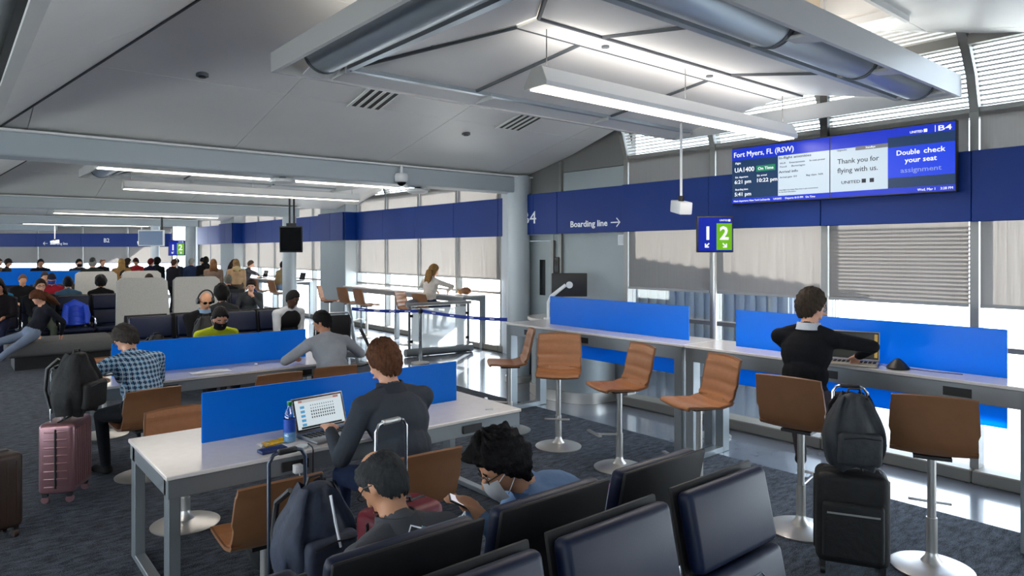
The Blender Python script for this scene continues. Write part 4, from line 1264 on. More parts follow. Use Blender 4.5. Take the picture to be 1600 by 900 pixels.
GLASSF = mat('spectacle_frame', (26, 24, 24), .4)
def person(label, loc, face_dir, pose='sit', seat=.46, lean=8, shirt=(60, 62, 66), pants=(36, 40, 52), hair=(48, 34, 26), style='short', skin='fair', shoes=(34, 32, 32),
           head_pitch=10, head_yaw=0, head_tilt=0, hands=None, feet=None, vox=.022, sleeve=1.0, group=None, scale=1.0, extras=(), elbows=None, knees=None, twist=0, hunch=0, bulk=1.0, crouch=0):
    """hands / feet: (left, right) targets in the local frame, x to the person's right, y forward."""
    P = thing('person', label, 'person', (loc[0], loc[1], loc[2] if len(loc) > 2 else 0), math.atan2(-face_dir[0], face_dir[1]), group)
    s = scale
    sit = pose == 'sit'
    hz = (seat + .148) if sit else .93 * s - crouch
    pel = Vector((0, 0, hz))
    ph = math.radians(lean)
    up = Vector((0, math.sin(ph), math.cos(ph)))
    ph2 = math.radians(lean + hunch)
    up2 = Vector((0, math.sin(ph2), math.cos(ph2)))
    tw = Matrix.Rotation(math.radians(twist), 3, 'Z')
    waist = pel + up * .155 * s
    chest = waist + (up * .5 + up2 * .5).normalized() * .155 * s
    nb = chest + up2 * .155 * s                      # base of the neck
    sx = tw @ Vector((1, 0, 0))
    fw = tw @ Vector((0, 1, 0))
    bw = .19 * s * (1 + .5 * (bulk - 1))
    hp = math.radians(lean * .35 + hunch * .4 + head_pitch)
    neck_dir = Vector((0, math.sin(math.radians(lean * .5 + hunch * .6 + head_pitch * .35)), math.cos(math.radians(lean * .5 + hunch * .6 + head_pitch * .35))))
    hc = nb + neck_dir * .168 * s + Vector((0, .02, 0)) * s
    HR = Matrix.Rotation(math.radians(head_yaw + twist), 3, 'Z') @ Matrix.Rotation(-hp, 3, 'X') @ Matrix.Rotation(math.radians(head_tilt), 3, 'Y')
    HM = Matrix.Translation(hc) @ HR.to_4x4()
    mats = [SKIN[skin], cloth(shirt), cloth(pants), cloth(shoes)]
    pieces = []     # (p0, r0, p1, r1, material index) used to build and to colour
    geo = []
    def cap(p0, r0, p1, r1, m, n=12):
        pieces.append((Vector(p0), r0, Vector(p1), r1, m)); geo.append(capsule_geo(p0, r0, p1, r1, n))
    def ell(c, rad, m, R=None):
        r = sum(sorted(rad)[:2]) / 2
        pieces.append((Vector(c), r, Vector(c), r, m)); geo.append(ell_geo(c, rad, R))
    TR = Matrix.Rotation(-ph, 3, 'X')
    TR2 = tw @ Matrix.Rotation(-ph2, 3, 'X')
    B = bulk
    ell(pel + up * .02, (.175 * s * B, .125 * s * B, .12 * s), 2, TR)
    cap(pel + up * .08 * s, .125 * s * B, waist + up * .02, .125 * s * B, 1)
    ell(waist, (.158 * s * B, .115 * s * B, .14 * s), 1, TR)
    ell(chest, (.175 * s * B, .122 * s * B, .17 * s), 1, TR2)
    shl = nb - up2 * .055 * s - sx * bw
    shr = nb - up2 * .055 * s + sx * bw
    cap(shl, .062 * s * B, shr, .062 * s * B, 1)
    cap(nb - up2 * .03, .075 * s, nb + up2 * .02 * s, .062 * s, 1)
    for sg_ in (-1, 1):
        cap(nb + up2 * .02 * s, .050 * s, nb - up2 * .03 * s + sx * bw * .75 * sg_, .052 * s, 1)
    cap(nb, .058 * s, hc - neck_dir * .06 * s, .052 * s, 0)
    # legs
    ft = feet or (((-.11, .42, .0), (.11, .42, .0)) if sit else ((-.10, 0.02, 0), (.10, .02, 0)))
    kn = knees or ((-.15, 1, .6), (.15, 1, .6))
    for i, sg in ((0, -1), (1, 1)):
        hip = pel + Vector((sg * .092 * s, 0, -.03 * s))
        ank = Vector(ft[i]) + Vector((0, 0, .085))
        k, ank = ik(hip, ank, .43 * s, .42 * s, kn[i])
        cap(hip, .088 * s * B, k, .060 * s, 2)
        cap(k, .058 * s, ank, .042 * s, 2)
        fd = (Vector((k.x - hip.x, k.y - hip.y, 0)).normalized() if sit else Vector((sg * .12, 1, 0))) if True else None
        if fd.length < .1: fd = Vector((0, 1, 0))
        cap(ank + Vector((0, 0, -.045)) - fd * .03, .042 * s, ank + fd * .14 * s + Vector((0, 0, -.055)), .033 * s, 3)
    # arms and hands
    hd = hands or ((-.14, .30, hz + .10), (.14, .30, hz + .10)) if sit else hands or ((-.26, .06, .72), (.26, .06, .72))
    el = elbows or ((-.38, -.7, -.6), (.38, -.7, -.6))
    fine = vox < .014
    for i, (sg, shp) in enumerate(((-1, shl), (1, shr))):
        e, w = ik(shp, Vector(hd[i]), .285 * s, .255 * s, el[i])
        cap(shp, .058 * s * B, e, .046 * s * B, 1 if sleeve > .3 else 0)
        if sleeve >= .95:
            cap(e, .045 * s * B, w, .034 * s, 1)
        else:
            cap(e, .043 * s, w, .030 * s, 0)
        d = (w - e).normalized()
        side = d.cross(Vector((0, 0, 1)))
        if side.length < .1: side = Vector((1, 0, 0))
        side = side.normalized() * (1 if sg > 0 else -1)        # towards the thumb side is -side
        dn = d.cross(side).normalized()
        if dn.z > 0: dn = -dn
        cap(w, .028 * s, w + d * .035 * s, .030 * s, 0)
        palm = w + d * .055 * s
        if fine:
            for j, (o, ln) in enumerate(((-.030, .068), (-.010, .078), (.010, .074), (.030, .058))):
                a = palm + side * o * s + d * .02 * s
                b = a + (d * .8 + dn * .35).normalized() * ln * .55 * s
                c = b + (d * .55 + dn * .8).normalized() * ln * .5 * s
                cap(palm + side * o * .6 * s, .016 * s, a, .0105 * s, 0, 8); cap(a, .0098 * s, b, .009 * s, 0, 8); cap(b, .009 * s, c, .0078 * s, 0, 8)
            a = w + d * .03 * s - side * .028 * s
            cap(w + d * .02 * s, .016 * s, a, .013 * s, 0, 8)
            b = a + (d * .7 - side * .6 + dn * .2).normalized() * .04 * s
            cap(a, .012 * s, b, .010 * s, 0, 8); cap(b, .010 * s, b + (d * .95 + dn * .3).normalized() * .03 * s, .0085 * s, 0, 8)
        else:
            cap(palm, .030 * s, palm + (d * .8 + dn * .5).normalized() * .075 * s, .020 * s, 0, 8)
            cap(w + d * .03 * s, .014 * s, w + d * .07 * s - side * .04 * s, .011 * s, 0, 8)
    # head
    def add_head(g):
        geo.append(([HM @ (v * s) for v in g[0]], g[1]))
    add_head(head_geo())
    add_head(capsule_geo((0, .090, .012), .010, (0, .112, -.030), .016, 8))
    add_head(capsule_geo((-.022, .088, -.066), .010, (.022, .088, -.066), .010, 8))
    add_head(capsule_geo((-.040, .080, .028), .012, (.040, .080, .028), .012, 8))
    for sg in (-1, 1):
        add_head(ell_geo((sg * .078, -.008, -.008), (.010, .022, .034), None, 10, 7))
    pieces.append((hc, .105 * s, hc + HR @ Vector((0, 0, .02)), .105 * s, 0))
    # fuse everything into one skin
    vs_, fs = [], []
    for gv, gf in geo:
        o = len(vs_); vs_.extend(gv); fs.extend(tuple(i + o for i in f) for f in gf)
    me = bpy.data.meshes.new('raw'); me.from_pydata([tuple(v) for v in vs_], [], fs)
    ob = bpy.data.objects.new('raw', me); COL.objects.link(ob)
    md = ob.modifiers.new('r', 'REMESH'); md.mode = 'VOXEL'; md.voxel_size = vox; md.use_smooth_shade = True
    sm = ob.modifiers.new('s', 'SMOOTH'); sm.factor = .5; sm.iterations = 2 if fine else 3
    dg = bpy.context.evaluated_depsgraph_get()
    body = bpy.data.meshes.new_from_object(ob.evaluated_get(dg))
    bpy.data.objects.remove(ob); bpy.data.meshes.remove(me)
    body.name = 'body'
    nf = len(body.polygons)
    cen = np.zeros(nf * 3); body.polygons.foreach_get('center', cen); cen = cen.reshape(-1, 3)
    best = np.full(nf, 1e9); idx = np.zeros(nf, int)
    for p0, r0, p1, r1, m in pieces:
        a = np.array(p0); d = np.array(p1) - a; L2 = max(1e-9, d @ d)
        t = np.clip(((cen - a) @ d) / L2, 0, 1)
        dist = np.linalg.norm(cen - (a + t[:, None] * d), axis=1) - (r0 + (r1 - r0) * t)
        w = dist < best
        best[w] = dist[w]; idx[w] = m
    body.materials.clear()
    for m in mats: body.materials.append(m)
    body.polygons.foreach_set('material_index', idx.astype(np.int32))
    body.shade_smooth()
    link('body', body, P)
    if style != 'bald':
        hair_mesh(P, HM, s, style, hair, seed=len(label), fine=fine)
    def hp_(x, y, z): return HM @ (Vector((x, y, z)) * s)
    HR3 = HR
    for ex in extras:
        kind = ex[0]
        if kind == 'eyes':
            for sg in (-1, 1):
                e = S().ell(hp_(sg * .032, .082, .008), (.012 * s, .007 * s, .006 * s), HR3).obj('eye', mat('eye_white', (196, 190, 186), .3), P)
                S().ell(hp_(sg * .032, .0875, .008), (.006 * s, .004 * s, .0055 * s), HR3).obj('iris', mat('iris', (34, 24, 20), .3), e)
                S().box(hp_(sg * .032, .090, .030), (.034 * s, .008 * s, .006 * s), rot=HR3.to_4x4()).obj('eyebrow', hair_mat(hair), P, smooth=False)
            S().box(hp_(0, .0985, -.066), (.042 * s, .004 * s, .007 * s), rot=HR3.to_4x4()).obj('mouth', mat('lips', (140, 80, 76), .5), P, smooth=False)
        elif kind == 'glasses':
            g = S()
            for sg in (-1, 1):
                g.tube([hp_(sg * .033 + .024 * math.cos(q * PI / 6), .098, .006 + .018 * math.sin(q * PI / 6)) for q in range(12)], .0025, 6, closed=True)
                g.tube([hp_(sg * .057, .096, .008), hp_(sg * .082, .02, .012), hp_(sg * .084, -.02, .0)], .0025, 6)
            g.tube([hp_(-.010, .100, .010), hp_(.010, .100, .010)], .0025, 6)
            gg = g.obj('spectacles', GLASSF, P)
            if len(ex) > 1:
                for sg in (-1, 1):
                    S().ell(hp_(sg * .033, .100, .006), (.026 * s, .006 * s, .020 * s), HR3).obj('dark_lens', SCREENOFF, gg)
        elif kind == 'mask':
            mm = cloth(ex[1])
            def f(u, v):
                a = (u - .5) * 2.1; z = -.005 - .095 * v
                r = 1.0 + .10 * math.sin(PI * v) * math.cos(a * .8)
                return hp_(.080 * math.sin(a) * r, .004 + .104 * math.cos(a) * r + .006 * (1 - v), z)
            m_ = S().grid(f, 14, 8).obj('face_mask', mm, P)
            for sg in (-1, 1):
                S().tube([hp_(sg * .072, .060, -.015), hp_(sg * .090, -.01, .018), hp_(sg * .088, -.022, -.02), hp_(sg * .070, .055, -.085)], .0022, 6).obj('ear_loop', WHITEP, m_)
        elif kind == 'cap':
            cm = cloth(ex[1])
            def f(u, v):
                t = 2 * PI * u; a = PI / 2 * (1 - v)
                p = head_point(math.cos(a) * math.cos(t), math.cos(a) * math.sin(t), math.sin(a))
                return hp_(*(p * 1.16 + Vector((0, -.004, .014))))
            h = S().grid(f, 20, 8).obj('hat', cm, P)
            if len(ex) > 2:
                S().box(hp_(0, .125, .045), (.13 * s, .10 * s, .008), rot=HR3.to_4x4(), bev=.003).obj('hat_brim', cm, h)
        elif kind == 'headphones':
            h = S().tube([hp_(.100 * math.cos(q), -.005, .02 + .132 * math.sin(q)) for q in [PI * i / 12 for i in range(13)]], .011 * s, 8).obj('headphones', BLACKP, P)
            for sg in (-1, 1):
                S().cyl(hp_(sg * .080, -.005, -.005), hp_(sg * .112, -.005, -.005), .040 * s, n=18).obj('ear_cup', BLACKP, h)
        elif kind == 'collar':
            q = []
            for i in range(25):
                t = 2 * PI * i / 24
                q.append(t)
            def f(u, v):
                t = 2 * PI * u
                c = nb + up2 * (.0 + ex[2] * v) * s + neck_dir * .012
                return c + sx * (math.cos(t) * (.070 + .014 * (1 - v)) * s) + (fw * math.sin(t)) * (.070 + .014 * (1 - v)) * s - up2 * (.018 * max(0, math.sin(t))) * s
            S().grid(f, 24, 3, thick=lambda u, v: (up2.x, up2.y, -.002)[0:3] if False else Vector((math.cos(2 * PI * u) * .006, math.sin(2 * PI * u) * .006, 0))).obj('collar', cloth(ex[1]), P)
        elif kind == 'hood':
            S().ell(nb - fw * .085 * s + up2 * .03 * s, (.125 * s, .065 * s, .085 * s), TR2, n=18, m=12).obj('hood', cloth(ex[1]), P)
        elif kind == 'vest':
            S().ell(chest + up2 * .0, (.186 * s * B, .134 * s * B, .175 * s), TR2, n=20, m=14).ell(waist, (.170 * s * B, .130 * s * B, .15 * s), TR, n=20, m=14).obj('vest', cloth(ex[1]), P)
    P['_'] = 1; del P['_']
    return P, HM
# ---- people at the tables and the counter (built finely)
BL = dict
person('man in navy plaid shirt seated at the second table, bent over a tablet', (1.33, 6.53), (-.28, 1), seat=.455, lean=16, hunch=22, head_pitch=24, head_yaw=22, shirt=PLAID, pants=(18, 20, 26), hair=(84, 76, 70), style='short',
       elbows=((-.9, -.4, .0), (.9, -.4, .0)), hands=((-.24, .32, .84), (.06, .34, .84)), vox=.012, extras=(('glasses',), ('collar', PLAID, .045), ('eyes',)), bulk=1.12, feet=((-.16, .34, 0), (.16, .30, 0)))
person('man with auburn hair in a charcoal sweater working at a laptop', (2.12, 3.52), (-.10, 1), seat=.445, lean=13, hunch=10, head_pitch=10, head_yaw=10, shirt=(66, 72, 80), pants=(38, 50, 82), hair=(122, 76, 48), style='short', scale=1.08,
       hands=((-.26, .42, .825), (.02, .45, .825)), vox=.0105, extras=(('collar', (58, 62, 70), .055), ('eyes',)), bulk=1.12, feet=((-.14, .50, 0), (.16, .46, 0)))
person('man in a black sweater and glasses at the bar counter, hand to his mouth', (4.66, 2.38), (1, .22), seat=.755, lean=10, hunch=8, head_pitch=6, head_yaw=-32, shirt=(20, 21, 25), pants=(66, 62, 66), hair=(74, 60, 48), style='short', scale=1.02,
       hands=((-.02, .30, 1.38), (.26, .52, 1.16)), elbows=((-.7, .0, -1), (1, -.4, .3)), vox=.0105, extras=(('glasses',), ('collar', (206, 212, 222), .05), ('eyes',)), feet=((-.10, .30, .345), (.16, .32, .345)), knees=((-.3, 1, .5), (.35, 1, .5)))
person('older man with thinning grey hair and a loose mask, seated in the foreground', (1.26, 2.04), (-.12, 1), scale=.98, seat=.36, lean=-6, hunch=34, head_pitch=30, head_yaw=14, shirt=(96, 98, 104), pants=(50, 52, 58), hair=(62, 64, 68), style='thin', skin='tan',
       hands=((-.16, .36, .62), (.10, .38, .60)), vox=.012, extras=(('glasses',), ('collar', (88, 90, 96), .05), ('eyes',)), bulk=1.05)
person('man with bushy black hair in a light blue shirt looking at a phone', (2.18, 2.08), (-.95, .3), scale=.98, seat=.45, lean=18, hunch=48, head_pitch=6, head_yaw=0, shirt=(128, 158, 200), pants=(44, 48, 60), hair=(20, 18, 20), style='bushy', skin='tan',
       feet=((.36, .12, 0), (.42, .30, 0)), knees=((1, .3, .6), (1, .3, .6)), hands=((-.17, .56, .90), (-.03, .57, .90)), vox=.0105, extras=(('glasses',), ('mask', (226, 228, 230)), ('collar', (118, 150, 196), .03), ('eyes',)), bulk=1.05)
person('man with black hair in a pale grey shirt at the end of the second table', (3.08, 6.55), (.0, 1), seat=.455, lean=16, hunch=14, head_pitch=16, head_yaw=38, shirt=(176, 180, 186), pants=(40, 42, 50), hair=(22, 20, 22), style='crop', skin='mid',
       elbows=((-.7, -.5, -.1), (.7, -.5, -.1)), hands=((-.26, .40, .81), (.24, .40, .81)), vox=.013, extras=(('collar', (170, 174, 182), .03), ('eyes',)), bulk=1.08)
person('woman in a yellow jacket and black mask facing the camera across the second table', (2.42, 8.38), (0, -1), seat=.455, lean=14, hunch=20, head_pitch=18, shirt=(186, 196, 40), pants=(40, 42, 50), hair=(30, 24, 24), style='bun', skin='mid',
       hands=((-.12, .34, .70), (.12, .34, .70)), vox=.016, extras=(('mask', (18, 18, 20)), ('eyes',), ('collar', (176, 188, 36), .05)))
person('woman with long blonde hair in a white blouse at the sunlit window table', (7.46, 11.55), (1, .28), seat=.765, lean=8, hunch=6, head_pitch=8, head_yaw=-20, shirt=(226, 218, 208), pants=(40, 50, 80), hair=(186, 140, 82), style='long',
       elbows=((-1, -.3, .2), (1, -.3, .2)), hands=((-.20, .38, 1.15), (.20, .38, 1.15)), vox=.016, feet=((-.10, .28, .345), (.10, .28, .345)), knees=((-.2, 1, .5), (.2, 1, .5)))
# ---- middle gate seats
SEATS = 'travellers in the middle gate seats'
person('bald man with large headphones and dark glasses in a black coat', (2.72, 9.80), (0.05, -1), seat=.49, lean=-4, hunch=10, head_pitch=18, shirt=(22, 23, 27), pants=(26, 27, 31), style='bald', skin='tan',
       hands=((-.10, .30, .70), (.10, .34, .72)), vox=.017, extras=(('headphones',), ('glasses', 1), ('collar', (150, 178, 206), .05)), group=SEATS, bulk=1.15)
person('man in a white tee and black vest in the middle gate seats', (3.84, 9.76), (.22, -1), seat=.49, lean=4, hunch=14, head_pitch=24, head_yaw=18, shirt=(214, 218, 222), pants=(24, 24, 28), hair=(16, 14, 14), style='crop', skin='dark',
       hands=((-.06, .32, .74), (.12, .34, .74)), sleeve=.5, vox=.017, extras=(('vest', (22, 22, 26)), ('eyes',)), group=SEATS, bulk=1.1)
person('man with flat black hair seen from behind in the middle gate seats', (3.28, 10.86), (0, 1), seat=.49, lean=-4, hunch=6, head_pitch=6, shirt=(52, 54, 56), hair=(18, 16, 16), style='bushy', skin='tan', vox=.02, group=SEATS)
person('bearded man in a grey hoodie resting his chin on his hand', (4.85, 14.3), (-.15, -1), seat=.49, lean=14, hunch=12, head_pitch=14, head_yaw=-16, shirt=(64, 68, 70), pants=(30, 32, 38), hair=(46, 36, 30), style='short', skin='fair',
       hands=((-.05, .26, 1.0), (.12, .34, .66)), elbows=((-.6, .2, -1), (.8, -.6, -.5)), vox=.02, extras=(('eyes',),), group=SEATS)
person('silver haired person in black sitting beyond the lounge seats', (5.15, 16.6), (.1, 1), seat=.47, lean=0, shirt=(26, 26, 30), hair=(156, 152, 140), style='short', vox=.022)
person('dark haired child peeking above the lounge seats', (4.57, 16.6), (.1, 1), seat=.47, lean=0, shirt=(40, 36, 40), hair=(34, 22, 20), style='short', vox=.024)
# ---- ottoman and rear seats
person('person with reddish hair bent over on the ottoman, grey jeans stretched out', (1.10, 13.62), (-.85, -.35), seat=.45, lean=-42, hunch=34, head_pitch=50, head_yaw=0, shirt=(24, 27, 36), pants=(120, 134, 156), hair=(112, 62, 36), style='long', shoes=(60, 40, 46),
       hands=((-.10, -.42, .55), (.30, -.30, .52)), feet=((-.10, .72, .0), (.16, .56, .0)), vox=.018)
person('man with glasses in a black fleece and olive trousers facing the camera', (1.40, 15.55), (.1, -1), seat=.50, lean=-2, hunch=6, head_pitch=4, shirt=(22, 23, 26), pants=(78, 86, 72), hair=(66, 48, 36), style='short',
       hands=((-.05, .26, .66), (.07, .28, .66)), vox=.018, extras=(('glasses',), ('eyes',), ('collar', (24, 25, 28), .05)), bulk=1.12)
R_ = 'travellers in the rear gate seats'
for x, y, d, sh, pn, hr, st, sk, ex, lb in (
        (.80, 15.55, (-.3, -1), (30, 26, 30), (30, 34, 60), (28, 22, 22), 'long', 'mid', (('eyes',),), 'dark haired woman in black at the picture edge of the rear seats'),
        (.82, 16.62, (.1, 1), (44, 128, 164), (40, 60, 90), (60, 50, 44), 'short', 'fair', (), 'person in a teal jacket turned sideways in the rear seats'),
        (1.40, 19.45, (.12, -1), (24, 24, 28), (30, 30, 34), (150, 110, 84), 'crop', 'tan', (), 'close cropped man in black in profile behind the glasses wearer'),
        (1.98, 16.62, (0, 1), (70, 104, 128), (30, 34, 50), (24, 24, 30), 'short', 'tan', (('cap', (28, 30, 40), 1),), 'person in a dark cap and blue grey coat, head lowered'),
        (1.98, 19.45, (-.1, -1), (150, 26, 44), (30, 34, 44), (40, 30, 28), 'short', 'fair', (('mask', (40, 70, 160)), ('cap', (30, 34, 60))), 'masked traveller in a crimson jacket and navy cap'),
        (2.56, 16.62, (.1, 1), (26, 24, 26), (30, 30, 34), (26, 22, 22), 'bushy', 'tan', (), 'dark haired traveller leaning on the high backed lounge seat'),
        (2.56, 19.45, (-.2, -1), (70, 60, 52), (30, 30, 34), (120, 90, 60), 'long', 'fair', (('hood', (150, 120, 90)),), 'person with a fur hood beside the standing man in green'),
        (3.70, 17.80, (0, -1), (46, 40, 36), (30, 30, 34), (52, 34, 26), 'short', 'fair', (), 'brown haired head just above the front lounge seat'),
        (.8, 21.3, (.2, -1), (30, 44, 80), (30, 30, 34), (30, 26, 24), 'short', 'tan', (('eyes',),), 'traveller in navy seated before the far blue panel'),
        (2.0, 21.3, (.1, -1), (90, 92, 98), (30, 30, 34), (84, 80, 78), 'short', 'fair', (('hood', (80, 84, 90)),), 'traveller in a grey hood seated before the far blue panel'),
        (3.8, 21.3, (.0, -1), (56, 60, 70), (30, 30, 34), (30, 24, 22), 'short', 'tan', (), 'traveller in slate grey among the distant seats')):
    person(lb, (x, y), d, seat=.50, lean=2, hunch=8, head_pitch=10, shirt=sh, pants=pn, hair=hr, style=st, skin=sk, vox=.024, extras=ex, group=R_)
# ---- far window table
W_ = 'travellers at the far window table'
person('woman with a ponytail in navy at the far window table', (7.5, 24.2), (1, -.15), seat=.765, lean=10, hunch=10, head_pitch=14, shirt=(34, 40, 84), hair=(60, 42, 32), style='long', vox=.022, elbows=((-1, -.3, .2), (1, -.3, .2)), hands=((-.2, .38, 1.16), (.2, .38, 1.16)), feet=((-.1, .28, .345), (.1, .28, .345)), group=W_)
person('grey bearded man in a dark grey jacket at the far window table', (7.5, 22.6), (1, -.2), seat=.765, lean=14, hunch=8, head_pitch=8, shirt=(86, 86, 90), pants=(30, 70, 140), hair=(110, 90, 76), style='crop', vox=.022, elbows=((-1, -.3, .2), (1, -.3, .2)), hands=((-.2, .42, 1.17), (.2, .42, 1.17)), feet=((-.1, .28, .345), (.1, .28, .345)), group=W_, bulk=1.2)
person('masked person in a beige jacket at the far window table', (7.45, 19.5), (1, .1), seat=.765, lean=8, hunch=8, head_pitch=14, shirt=(150, 130, 96), pants=(130, 160, 196), hair=(50, 34, 28), style='short', vox=.022, elbows=((-1, -.3, .2), (1, -.3, .2)), hands=((-.16, .40, 1.17), (.2, .42, 1.17)), feet=((-.1, .3, .345), (.1, .3, .345)), extras=(('mask', (20, 20, 24)),), group=W_)
# ---- standing boarding crowd
Q_ = 'standing boarding crowd'
for x, y, d, sh, pn, hr, st, sk, ex, lb in (
        (2.98, 20.65, (.3, 1), (40, 46, 40), (30, 30, 34), (170, 170, 168), 'short', 'fair', (('cap', (54, 58, 60), 1),), 'tall man in a dark green coat and flat cap, standing with back turned'),
        (2.35, 26.0, (0, -1), (20, 22, 30), (30, 30, 34), (26, 20, 20), 'short', 'mid', (('eyes',),), 'man in a navy jacket leaning over the far blue table'),
        (.62, 27.5, (.6, -.4), (24, 40, 96), (30, 30, 34), (30, 24, 24), 'crop', 'mid', (), 'person in a navy blue coat at the far picture edge'),
        (1.35, 28.2, (.7, -.5), (120, 96, 70), (30, 30, 34), (120, 84, 54), 'short', 'fair', (), 'fair person in tan near the far blue table'),
        (1.55, 27.4, (.8, -.3), (34, 36, 42), (30, 30, 34), (60, 46, 36), 'short', 'fair', (('cap', (40, 40, 46), 1),), 'person in charcoal and a cap near the far blue table'),
        (3.25, 25.2, (.3, -1), (50, 54, 60), (30, 30, 34), (36, 30, 28), 'short', 'fair', (('mask', (20, 20, 22)),), 'masked man in slate grey standing near the end windows'),
        (4.35, 24.6, (.2, 1), (160, 120, 74), (60, 52, 44), (206, 160, 92), 'long', 'fair', (), 'woman with long golden hair seen from behind in the crowd'),
        (4.1, 26.6, (.4, -.8), (26, 27, 34), (30, 30, 34), (190, 130, 110), 'thin', 'fair', (), 'bald man in a dark suit standing in the far crowd'),
        (4.75, 26.2, (1, .2), (40, 36, 40), (30, 30, 34), (70, 54, 40), 'long', 'fair', (), 'woman with brown hair in a dark coat in the far crowd'),
        (5.3, 27.2, (-.6, -.6), (186, 36, 44), (30, 30, 34), (50, 40, 36), 'short', 'fair', (('cap', (80, 30, 34), 1),), 'person in a red jacket in the far crowd'),
        (5.35, 25.6, (.9, .4), (34, 28, 60), (30, 30, 34), (120, 30, 30), 'short', 'fair', (), 'red capped person in purple near the B2 column'),
        (5.75, 26.4, (.5, .8), (34, 44, 44), (30, 30, 34), (28, 26, 26), 'curly', 'mid', (), 'person with dark curly hair in the far crowd'),
        (5.55, 23.4, (.9, .5), (26, 26, 34), (30, 30, 34), (80, 50, 36), 'crop', 'fair', (), 'man with short brown hair in black near the lounge seats'),
        (6.25, 25.9, (.6, .7), (40, 48, 66), (30, 30, 34), (30, 26, 26), 'short', 'fair', (('cap', (30, 30, 36), 1),), 'person in a dark cap at the boarding door line'),
        (6.55, 25.2, (.7, .6), (48, 62, 96), (30, 40, 110), (214, 210, 200), 'short', 'fair', (), 'white haired person in blue at the boarding door line'),
        (6.6, 23.6, (.4, 1), (22, 22, 26), (30, 30, 34), (26, 22, 22), 'short', 'fair', (('hood', (24, 24, 28)),), 'tallest person in black in the boarding line, back turned'),
        (6.15, 21.2, (.3, 1), (140, 116, 102), (70, 60, 56), (150, 104, 64), 'long', 'fair', (), 'woman with light brown hair in a taupe coat, back turned'),
        (6.75, 21.0, (.2, 1), (196, 160, 120), (90, 76, 62), (176, 140, 96), 'long', 'fair', (('hood', (214, 190, 140)),), 'blonde woman in a camel coat, back turned'),
        (7.35, 20.0 + 6.6, (-.6, -1), (28, 52, 120), (28, 40, 90), (24, 22, 26), 'crop', 'fair', (('cap', (26, 28, 40)),), 'gate agent in a blue uniform standing at the far pier'),
        ):
    tall = 1.0 + (.04 if 'tall' in lb else 0)
    person(lb, (x, y), d, pose='stand', lean=2, hunch=4, head_pitch=6, shirt=sh, pants=pn, hair=hr, style=st, skin=sk, vox=.026, extras=ex, group=Q_, scale=tall, bulk=1.15)
# ------------------------------------------------------------------ luggage and small things
def handle(parent, w, z0, z1, y, m, r=.009, grip=None):
    h = S().tube([(-w / 2, y, z0), (-w / 2, y, z1 - .04), (-w / 2 + .02, y, z1 - .008), (-w / 2 + .05, y, z1), (w / 2 - .05, y, z1), (w / 2 - .02, y, z1 - .008), (w / 2, y, z1 - .04), (w / 2, y, z0)], r, 8).obj('trolley_handle', m, parent)
    S().box((0, y, z1), (w - .08, .03, .026), bev=.009).obj('handle_grip', grip or BLACKP, h)
    return h
def wheels(parent, w, d, m, r=.028):
    for sx in (-1, 1):
        for sy in (-1, 1):
            k = S().box((sx * (w / 2 - .04), sy * (d / 2 - .04), .065), (.03, .035, .04)).obj('wheel_fork', BLACKP, parent, smooth=False)
            S().cyl((sx * (w / 2 - .04) - .014, sy * (d / 2 - .04), r), (sx * (w / 2 - .04) + .014, sy * (d / 2 - .04), r), r, n=16).obj('wheel', m, k)
def suitcase(name, label, loc, rz, w, d, h, m, ribs=0, hz=None, hm=BLACKP, soft=False, grip=None, handle_y=None):
    C = thing(name, label, 'suitcase', loc, rz)
    z0 = .07
    b = S().box((0, 0, z0 + h / 2), (w, d, h), bev=.035 if not soft else .05, seg=4).obj('case_body', m, C)
    for k in range(ribs):
        x = -w / 2 + .045 + (w - .09) * k / (ribs - 1)
        for sy in (-1, 1):
            S().box((x, sy * (d / 2 + .001), z0 + h / 2), (.012, .010, h - .10), bev=.004).obj('case_rib', m, b)
    zz = z0 + .06
    for k in range(ribs):
        for sx in (-1, 1):
            S().box((sx * (w / 2 + .001), 0, zz + (h - .12) * k / max(1, ribs - 1)), (.010, d - .09, .012), bev=.004).obj('case_rib', m, b)
    zip_ = S().tube([(w / 2 + .001, 0.0, z0 + .05), (w / 2 + .001, 0.0, z0 + h - .05), (w / 2 - .05, 0, z0 + h + .001), (-w / 2 + .05, 0, z0 + h + .001), (-w / 2 - .001, 0, z0 + h - .05), (-w / 2 - .001, 0, z0 + .05)], .009, 8).obj('zip_seam', BLACKP, C)
    S().tube([(-.06, -.01, z0 + h), (-.05, -.01, z0 + h + .03), (.05, -.01, z0 + h + .03), (.06, -.01, z0 + h)], .008, 8).obj('carry_handle', BLACKP, C)
    wheels(C, w, d, BLACKP if soft else m)
    if hz: handle(C, w * .48, z0 + h - .02, hz, d / 2 - .05 if handle_y is None else handle_y, hm, grip=grip)
    if soft:
        S().box((0, -d / 2 - .02, z0 + h * .40), (w * .82, .05, h * .62), bev=.022, seg=3).obj('front_pocket', m, C)
        S().box((.0, -d / 2 - .046, z0 + h * .60), (w * .7, .006, .010)).obj('pocket_zip', SATIN, C, smooth=False)
    return C
